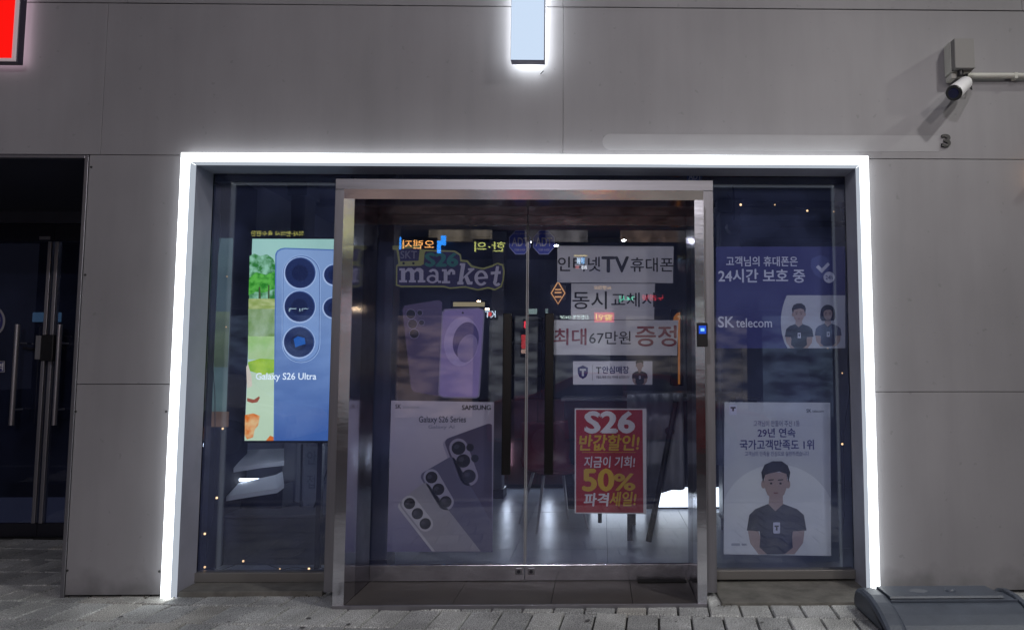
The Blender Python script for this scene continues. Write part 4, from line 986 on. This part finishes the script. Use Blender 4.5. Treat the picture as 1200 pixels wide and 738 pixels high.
# red lit box sign at the top left
rs = thing('red_sign', at(0, 70, 0), 'red lit box sign with a white rim cut off by the top left corner', 'sign')
rx1 = at(15, 40, -.10).x; rz = at(8, 68, -.10).z
box('face', rx1 - 1.2, rx1, -.103, -.098, rz, rz + 1.0, emat('sign_red', (1.0, .008, .006), 1.0), rs)
box('rim', rx1 - 1.23, rx1 + .020, -.0975, -.088, rz - .018, rz + 1.02, mat('sign_rim', (.62, .58, .60), .4, emis=(.8, .6, .65), estr=.18), rs, .002)
box('shell', rx1 - 1.22, rx1 + .024, -.0875, -.042, rz - .022, rz + 1.02, mat('sign_shell2', (.035, .03, .055), .4), rs, .003)
box('bracket', rx1 - .9, rx1 - .8, -.0365, -.001, rz + .1, rz + .9, DKMET, rs)
box('back_glow', rx1 - 1.2, rx1 + .015, -.0415, -.037, rz - .01, rz + 1.0, emat('sign_back', (1.0, .72, .85), 1.6), rs)

# dark plastic water-filled base lying on the paving at the right
bb = thing('plastic_base', (1.8, -.4, 0), 'low dark grey plastic barrel-shaped base lying on the paving by the right wall', 'sign base')
PL_ = mat('grey_base_plastic', (.075, .090, .118), .42, noise=.14, nscale=9, bump=.15, bscale=90)
def P_(k, dz=0):   # outline of the cross-section, k scales height and depth
    pts = [(-.115, .0), (-.112, .05), (-.125, .085), (-.16, .11), (-.21, .122), (-.30, .122), (-.37, .108), (-.44, .082), (-.50, .050), (-.545, .015), (-.55, .0)]
    return [((y + .33) * k - .33 - .15, max(0, z * k * .93 + dz)) for y, z in pts]
bx0_, bx1_ = at(1040, 712, -.45).x, 0
bx1_ = bx0_ + .66
MB().prism(P_(1.0), 'x', bx0_, bx1_).build('body', PL_, bb, .005)
MB().prism(P_(1.13, .003), 'x', bx0_ - .105, bx0_ - .001).build('end_flange', PL_, bb, .022)
MB().prism(P_(1.10, .004), 'x', bx1_ + .001, bx1_ + .03).build('end_flange', PL_, bb, .006)
MB().prism([(-.285, .109), (-.465, .113), (-.48, .120), (-.47, .131), (-.29, .128)], 'x', bx0_ + .004, bx1_ - .06).build('top_plate', PL_, bb, .003)
kx = at(1100, 698, -.25).x
MB().tube([(kx, -.38, .130), (kx, -.38, .139), (kx, -.38, .142)], [.030, .028, .018], 20).build('filler_cap', PL_, bb)
MB().prism([(-.488, .108), (-.496, .108), (-.496, .117), (-.488, .119)], 'x', bx0_ + .002, bx1_ - .002).build('ridge', PL_, bb)
tag(MB().add([(kx - .17 + .05 * math.cos(t_ * .7) * (1 + .15 * math.sin(t_ * 3)), -.385 + .038 * math.sin(t_ * .7), .1311) for t_ in range(9)], [tuple(range(9))]).build('pale_stain', mat('stain', (.14, .155, .18), .5), bb), None)

# ================================================================ neighbour's recessed entrance at the left
nb_ = thing('neighbour_entrance', (-4, YB, 0), 'dark recessed entrance bay of the neighbouring shop at the left edge', 'entrance')
NM = mat('recess_dark', (.07, .073, .10), .45, noise=.2, nscale=2)
nz = lambda py: at(40, py, YB).z
box('soffit', -7.5, XP - .013, .03, YB + .4, zJ1 - .012, zJ1 + .06, NM, nb_)
box('side_lining', XP - .012, XP + .018, .0305, YB, -.015, zJ1 - .013, DKMET, nb_)
box('header_panel', -7.5, XP - .013, YB - .02, YB + .05, nz(262), zJ1 - .013, NM, nb_)
box('header_step', -7.5, XP - .013, YB - .06, YB - .021, nz(222), nz(216), DKMET, nb_)
def ndoor(xa, xb, lab, hxp):
    d = thing('neighbour_door', ((xa + xb) / 2, YB, 0), lab, 'door')
    box('glass_pane', xa, xb, YB + .01, YB + .02, .09, nz(283), NGLASS, d)
    box('top_rail', xa, xb, YB, YB + .03, nz(282) , nz(263), DKMET, d)
    box('bottom_rail', xa, xb, YB, YB + .03, .0, .10, DKMET, d)
    return d
m1, m2 = at(50.5, 450, YB).x, at(56.5, 450, YB).x
ND1 = ndoor(m1 - 1.0, (m1 + m2) / 2 - .002, 'left dark glass leaf of the neighbouring double door', 0)
ND2 = ndoor((m1 + m2) / 2 + .002, XP + .20, 'right dark glass leaf of the neighbouring double door, next to the grey pillar', 0)
box('fixed_panel', -7.5, m1 - 1.003, YB + .0, YB + .05, -.01, nz(263), NM, nb_)
box('end_wall', -7.7, -7.51, .0, 3.3, -.02, zJ1, NM, nb_)
STL = mat('stile_steel', (.42, .41, .44), .35, .8)
box('stile', m1 - .020, m1 + .008, YB - .012, YB + .032, .101, nz(283), STL, ND1, .003)
box('stile', m2 - .004, m2 + .024, YB - .012, YB + .032, .101, nz(283), STL, ND2, .003)
for (pa, pb, d) in (((21.5, 380), (12.5, 498), ND1), ((70.5, 380), (63.5, 498), ND2)):
    x = (at(*pa, YB - .09).x + at(*pb, YB - .09).x) / 2
    h = MB().tube([(x, YB - .09, at(*pb, YB - .09).z), (x, YB - .09, at(*pa, YB - .09).z)], .017, 12).build('pull_handle', STL, d)
    m = MB()
    for py in (402, 480): m.tube([(x, YB - .09, at(20, py, YB - .09).z), (x, YB + .005, at(20, py, YB - .09).z)], .008, 8)
    m.build('standoff', STL, h)
lb = thing('door_lock', at(52, 422, YB - .06), 'black lock box with a pale side clamped over the neighbouring door stiles', 'lock')
pbox('cover', 41, 393, 47, 421, YB - .07, YB - .014, mat('lock_grey', (.22, .22, .24), .4), lb, .004)
pbox('body', 47.5, 392, 62, 423, YB - .085, YB - .014, BLACK, lb, .006)
for pa, pb in (((28, 408), (40, 409)), ((62, 407), (76, 408))): MB().tube([at(*pa, YB - .03), at(*pb, YB - .03)], .012, 8).build('bolt', DKMET, lb)
t = thing('door_sticker', at(0, 375, YB), 'round white ring sticker on the neighbouring door at the left picture edge', 'sticker')
sheet('sticker_sheet', ell(-8, 376, 14, 17, 40), YB + .007, mat('ring_grey', (.30, .30, .34), .6), t, .001); flat('sticker_face', ell(-8, 376, 11.5, 14.5, 40), YB + .007, NAVYT, t, 1)
text('영업중', -16, 372, 1, 379, YB + .007, mat('ring_grey', (.3, .3, .34), .6), t, .02, layer=2)
t = thing('door_sticker', at(0, 430, YB), 'small square sticker under the ring sticker on the neighbouring door', 'sticker')
sheet('sticker_sheet', rect(-12, 423, 5.5, 436), YB + .007, mat('ring_grey', (.30, .30, .34), .6), t, .001); flat('sticker_face', rect(-11, 424, 4.5, 435), YB + .007, NAVYT, t, 1)
text('역', -3.5, 425, 3.8, 434, YB + .007, WPRINT, t, .02, layer=2)
t = thing('door_label', at(47, 272, YB), 'tiny pale label on the header above the neighbouring doors', 'label')
sheet('label_sheet', rect(46, 277, 59, 281), YB - .0025, mat('ring_grey', (.3, .3, .34), .6), t, .001)
box('neighbour_back', -7.5, XP + .6, 3.2, 3.3, 0, 3.0, NM, nb_)
bpn = thing('till_screen', at(50, 372, 2.2), 'small bluish lit screen glimpsed through the neighbouring door glass', 'screen')  # glowing panel added in place of a reflection on the door glass
pbox('display', 38, 366, 70, 377, 2.2, 2.22, emat('till_light', (.22, .42, .62), .45), bpn)
pbox('stand', 50, 377, 56, 425, 2.21, 2.25, BLACK, bpn)

# ================================================================ the other side of the street (seen only as reflections in the glass)
YO = -13.0
ob = thing('street_building', (0, YO - 3, 0), 'dark office building across the street seen only as a reflection', 'building')
OBW = mat('opposite_wall', (.07, .07, .08), .7, noise=.2, nscale=1)
box('wall', -16, 16, YO - 6, YO, -.15, 10.0, OBW, ob)
pane_lit = [noisem('pane_lit_%d' % k, c, tuple(q * .3 for q in c), 1.5, 1.0, (2, 1, 1)) for k, c in enumerate([(.9, .62, .50), (.75, .70, .72), (.95, .80, .60)])]
for i in range(12):
    for j in range(2):
        x = -14 + i * 2.4; z = 4.4 + j * 2.6
        f_ = box('window_frame', x, x + 1.7, YO + .001, YO + .05, z, z + 1.4, DKMET, ob)
        box('window_pane', x + .06, x + 1.64, YO + .051, YO + .056, z + .06, z + 1.34, (pane_lit[(i * 2 + j * 5) % 3] if (i * 7 + j * 3) % 5 in (0, 2, 3) else mat('far_pane', (.02, .025, .04), .1)), f_)
far = [noisem('far_shop_%d' % k, c1, c2, 1.4, st, (1, 1, 3)) for k, (c1, c2, st) in enumerate([((.34, .30, .26), (.02, .02, .02), 1.3), ((.16, .22, .32), (.02, .02, .03), 1.4), ((.42, .30, .26), (.03, .02, .02), 1.2), ((.30, .32, .34), (.04, .04, .05), 1.5)])]
for i in range(8):
    x = -13 + i * 3.4; f_ = box('shop_front', x, x + 3.0, YO + .001, YO + .05, .1, 2.6, far[i % 4], ob)
    box('canopy', x - .1, x + 3.1, YO + .001, YO + .5, 2.75, 2.95, mat('canopy', (.12, .12, .13), .6), ob)
def rsign(name, px0, py0, px1, py1, Yg, body, ink, s, label, back=None, bold=.03, Yr=YO + .4, parts=None, bs=.05):
    a, b = refl(px0, py0, Yg, Yr), refl(px1, py1, Yg, Yr)
    x0, x1, z1, z0 = min(a.x, b.x), max(a.x, b.x), a.z, b.z
    t = thing(name, ((x0 + x1) / 2, Yr, z0), label, 'sign')
    dx, dz = (x1 - x0) * .04 + .02, (z1 - z0) * .18 + .02
    box('sign_box', x0 - dx, x1 + dx, Yr - .15, Yr - .01, z0 - dz, z1 + dz, back or mat('sign_dark', (.02, .02, .02), .5), t, .01)
    if body: wtext(body, x0, x1, z0, z1, Yr + .003, emat('ink_%s_%d' % (name + body, int(s)), ink, s), t, bold, 0, 1)
    for (u0, v0, u1, v1, c, st) in (parts or []):
        box('light_patch', x0 + (x1 - x0) * u0, x0 + (x1 - x0) * u1, Yr - .009, Yr + .001, z0 + (z1 - z0) * v0, z0 + (z1 - z0) * v1, emat('patch_%d_%d_%d_%d' % (c[0] * 99, c[1] * 99, c[2] * 99, int(st)), c, st), t)
    return t
YE = (.85, .80, .18)
rsign('street_sign', 294, 270.5, 356, 277, YG, '의사·한의사 특수편한', YE, 4, 'black sign with small yellow Korean writing reflected above the lit screen')
rsign('street_sign', 556, 283, 592, 295, YD, '한·의', (.75, .80, .20), 5, 'black sign with yellow-green Korean writing reflected at the top of the left door')
rsign('street_sign', 472, 281, 509, 291.5, YD, '오렌지', (1.0, .45, .12), 9, 'orange lit shop sign reflected above the market sticker', parts=[(-.22, -.1, -.05, 1.3, (.03, .30, 1.0), 9), (1.08, -.5, 1.2, .9, (.03, .30, 1.0), 9), (1.2, .4, 1.36, 1.5, (.03, .30, 1.0), 9)])
rsign('street_sign', 676, 302, 685, 309, YD, '', YE, 5, 'small white and blue lit clinic window reflected in the first banner', parts=[(0, 0, .45, 1, (.6, .8, 1), 6), (.55, 0, 1, 1, (.3, .6, 1), 6), (-.35, 1.25, 1.4, 1.45, (.9, .7, .2), 4), (-.2, -.8, .3, -.3, (.9, .3, .3), 3), (.6, -.9, 1.3, -.3, (.8, .85, .9), 5)])
rsign('street_sign', 656, 369, 690, 374, YD, '신한은행 SHOP', (.75, .95, .85), 6, 'white and green lit sign reflected left of the red sign over the banners')
rsign('street_sign', 726, 346, 744, 354, YD, '24시', (.10, .95, .55), 5, 'green neon 24 hour sign reflected in the middle banner')
rsign('street_sign', 752, 345, 778, 354, YD, '노래방', (.9, .05, .07), 4, 'red neon sign reflected right of the middle banner')
rsign('street_sign', 698, 368, 718, 375, YD, '할인', (.95, .75, .1), 7, 'red sign with yellow writing reflected between the banners', back=emat('sign_red_glow', (.9, .04, .05), 4))
rsign('street_sign', 696, 335, 716, 339, YD, '노량진로', (.9, .55, .2), 4, 'thin warm lettering reflected across the middle banner')
rsign('street_sign', 568, 364, 581, 372, YD, 'KT', (.7, .85, 1), 7, 'small white and red lit sign reflected beside the left door handle', parts=[(.3, .2, .6, .8, (.9, .1, .1), 6)])
rsign('street_sign', 337, 353.5, 361, 365, YG, '대학', (.55, .75, .80), 5, 'pale lit sign reflected in the middle lens on the screen')
rsign('street_sign', 614, 376, 618, 384, YD, '', YE, 6, 'small red lamp reflected in the gap between the doors', parts=[(0, 0, 1, 1, (1, .05, .08), 7)])
rsign('street_sign', 611, 392, 617, 414, YD, '', YE, 4, 'tall red blurred sign reflected in the gap between the doors', parts=[(0, .25, 1, 1, (.9, .08, .08), 3), (0, 0, 1, .22, (.8, .5, .4), 3)])
rsign('street_sign', 619, 360, 642, 368, YD, '', YE, 4, 'two pale lit windows reflected between the door handles', parts=[(0, 0, .45, 1, (.55, .75, .72), 2.4), (.55, 0, 1, 1, (.45, .62, .60), 2)])
# parked cars
def make_car(front_x, cy, m, label):
    t = thing('parked_car', (front_x - 2.1, cy - .85, -.12), label, 'car')
    prof = [(0, .32), (0, .62), (.10, .72), (.95, .86), (1.55, 1.32), (2.9, 1.36), (3.75, .98), (4.25, .92), (4.35, .60), (4.33, .30)]
    MB().prism([(front_x - x, z - .12) for x, z in prof], 'y', cy - 1.72, cy).build('body', m, t, .05)
    MB().prism([(front_x - x, z - .12) for x, z in [(1.12, .90), (1.62, 1.25), (2.2, 1.28), (2.2, .92)]], 'y', cy + .002, cy + .012).build('side_window', mat('car_glass', (.015, .018, .02), .08), t)
    MB().prism([(front_x - x, z - .12) for x, z in [(2.27, .92), (2.27, 1.28), (2.85, 1.27), (3.45, .96)]], 'y', cy + .002, cy + .012).build('side_window', MATS['car_glass'], t)
    for x in (.85, 3.45):
        w = MB().tube([(front_x - x, cy - .2, .20), (front_x - x, cy + .02, .20)], .32, 24).build('wheel', mat('tyre', (.02, .02, .02), .8), t)
        MB().tube([(front_x - x, cy + .021, .20), (front_x - x, cy + .04, .20)], [.20, .16], 16).build('rim', STEEL, w)
    MB().box(front_x - .10, front_x + .005, cy - .35, cy - .05, .44, .56).build('headlight', mat('lamp_glass', (.6, .6, .62), .1), t)
    MB().box(front_x - 1.35, front_x - 1.15, cy + .013, cy + .16, .80, .92).build('wing_mirror', m, t, .02)
    MB().prism([(front_x - .3, .18), (front_x - 4.2, .22), (front_x - 4.2, .25), (front_x - .3, .21)], 'y', cy + .001, cy + .02).build('side_moulding', DKMET, t)
make_car(refl(333, 560, YG, -6.4).x, -6.4, mat('car_white', (.80, .81, .84), .22, noise=.02, nscale=2), 'white parked car across the road reflected low in the left window')
make_car(refl(835, 500, YD, -6.2).x + .9, -6.2, mat('car_red', (.42, .03, .035), .25), 'red parked car across the road reflected in the right door leaf')

# ================================================================ lamps of the street
def street_lamp(x, y, z, P, col, lab, arm=(0, 1)):
    t = thing('street_lamp', (x, y, -.12), lab, 'street lamp')
    MB().tube([(x, y, -.12), (x, y, z - .1), (x + arm[0] * .3, y + arm[1] * .3, z + .15), (x + arm[0] * .9, y + arm[1] * .9, z + .2)], [.09, .06, .05, .05], 12).build('pole', DKMET, t)
    hx, hy = x + arm[0] * 1.1, y + arm[1] * 1.1
    h = MB().box(hx - .2, hx + .2, hy - .2, hy + .2, z + .15, z + .25).build('lamp_head', DKMET, t, .02)
    l = bpy.data.lights.new('lamp_light', 'AREA'); l.shape = 'DISK'; l.size = .35; l.energy = P; l.color = col
    o = bpy.data.objects.new('lamp_light', l); o.location = (hx, hy, z + .13); link(o)
    o.rotation_euler = Vector((0 - hx, 0 - hy, 1.6 - z)).to_track_quat('-Z', 'Y').to_euler()
    return o
street_lamp(-1.2, -9.4, 5.2, 260, (1.0, .95, 1.0), 'street lamp across the street facing the shop')
street_lamp(4.4, -8.6, 5.4, 120, (1.0, .92, .86), 'second street lamp further right across the street')
lo = street_lamp(3.3, -1.9, 5.2, 130, (1.0, .96, .92), 'street lamp on the near pavement right of the shop', (0, -1))
sl = bpy.data.lights.new('lamp_light', 'SPOT'); sl.energy = 560; sl.color = (1.0, .97, .94); sl.spot_size = R(80); sl.spot_blend = 1.0; sl.shadow_soft_size = .12  # added lamp, aimed down to brighten the paving and lower wall
lo.data = sl; lo.rotation_euler = (Vector((-.3, -.5, .0)) - lo.location).to_track_quat('-Z', 'Y').to_euler()
# wall floodlight right of the picture, grazing the wall (casts the camera's long shadow)
wlm = thing('wall_floodlight', (4.9, -.5, 4.9), 'white floodlight on a wall arm high to the right', 'floodlight')
MB().tube([(4.9, -.001, 5.0), (4.9, -1.05, 5.05)], .025, 8).build('arm', DKMET, wlm)
MB().box(4.75, 5.05, -1.2, -1.0, 4.98, 5.06).build('lamp_head', DKMET, wlm, .01)
l = bpy.data.lights.new('floodlight_lamp', 'SPOT'); l.energy = 150; l.color = (.98, 1.0, .90); l.shadow_soft_size = .05; l.spot_size = R(120); l.spot_blend = .8
o = bpy.data.objects.new('floodlight_lamp', l); o.location = (4.9, -1.1, 4.96); C.objects.link(o)
o.rotation_euler = (Vector((1.6, .0, 2.2)) - o.location).to_track_quat('-Z', 'Y').to_euler()
gw = thing('wall_lamp', (at(1214, 205, 0).x, 0, at(1214, 205, 0).z), 'small warm wall lamp just beyond the right picture edge', 'wall lamp')
gx, gz = at(1219, 205, 0).x, at(1219, 205, 0).z
MB().tube([(gx, -.001, gz), (gx, -.02, gz)], .035, 14).build('base', DKMET, gw)
MB().ball((gx, -.05, gz), .028, 10).build('bulb', emat('wall_lamp_warm', (1.0, .50, .18), 9), gw)
print('stones', nst)
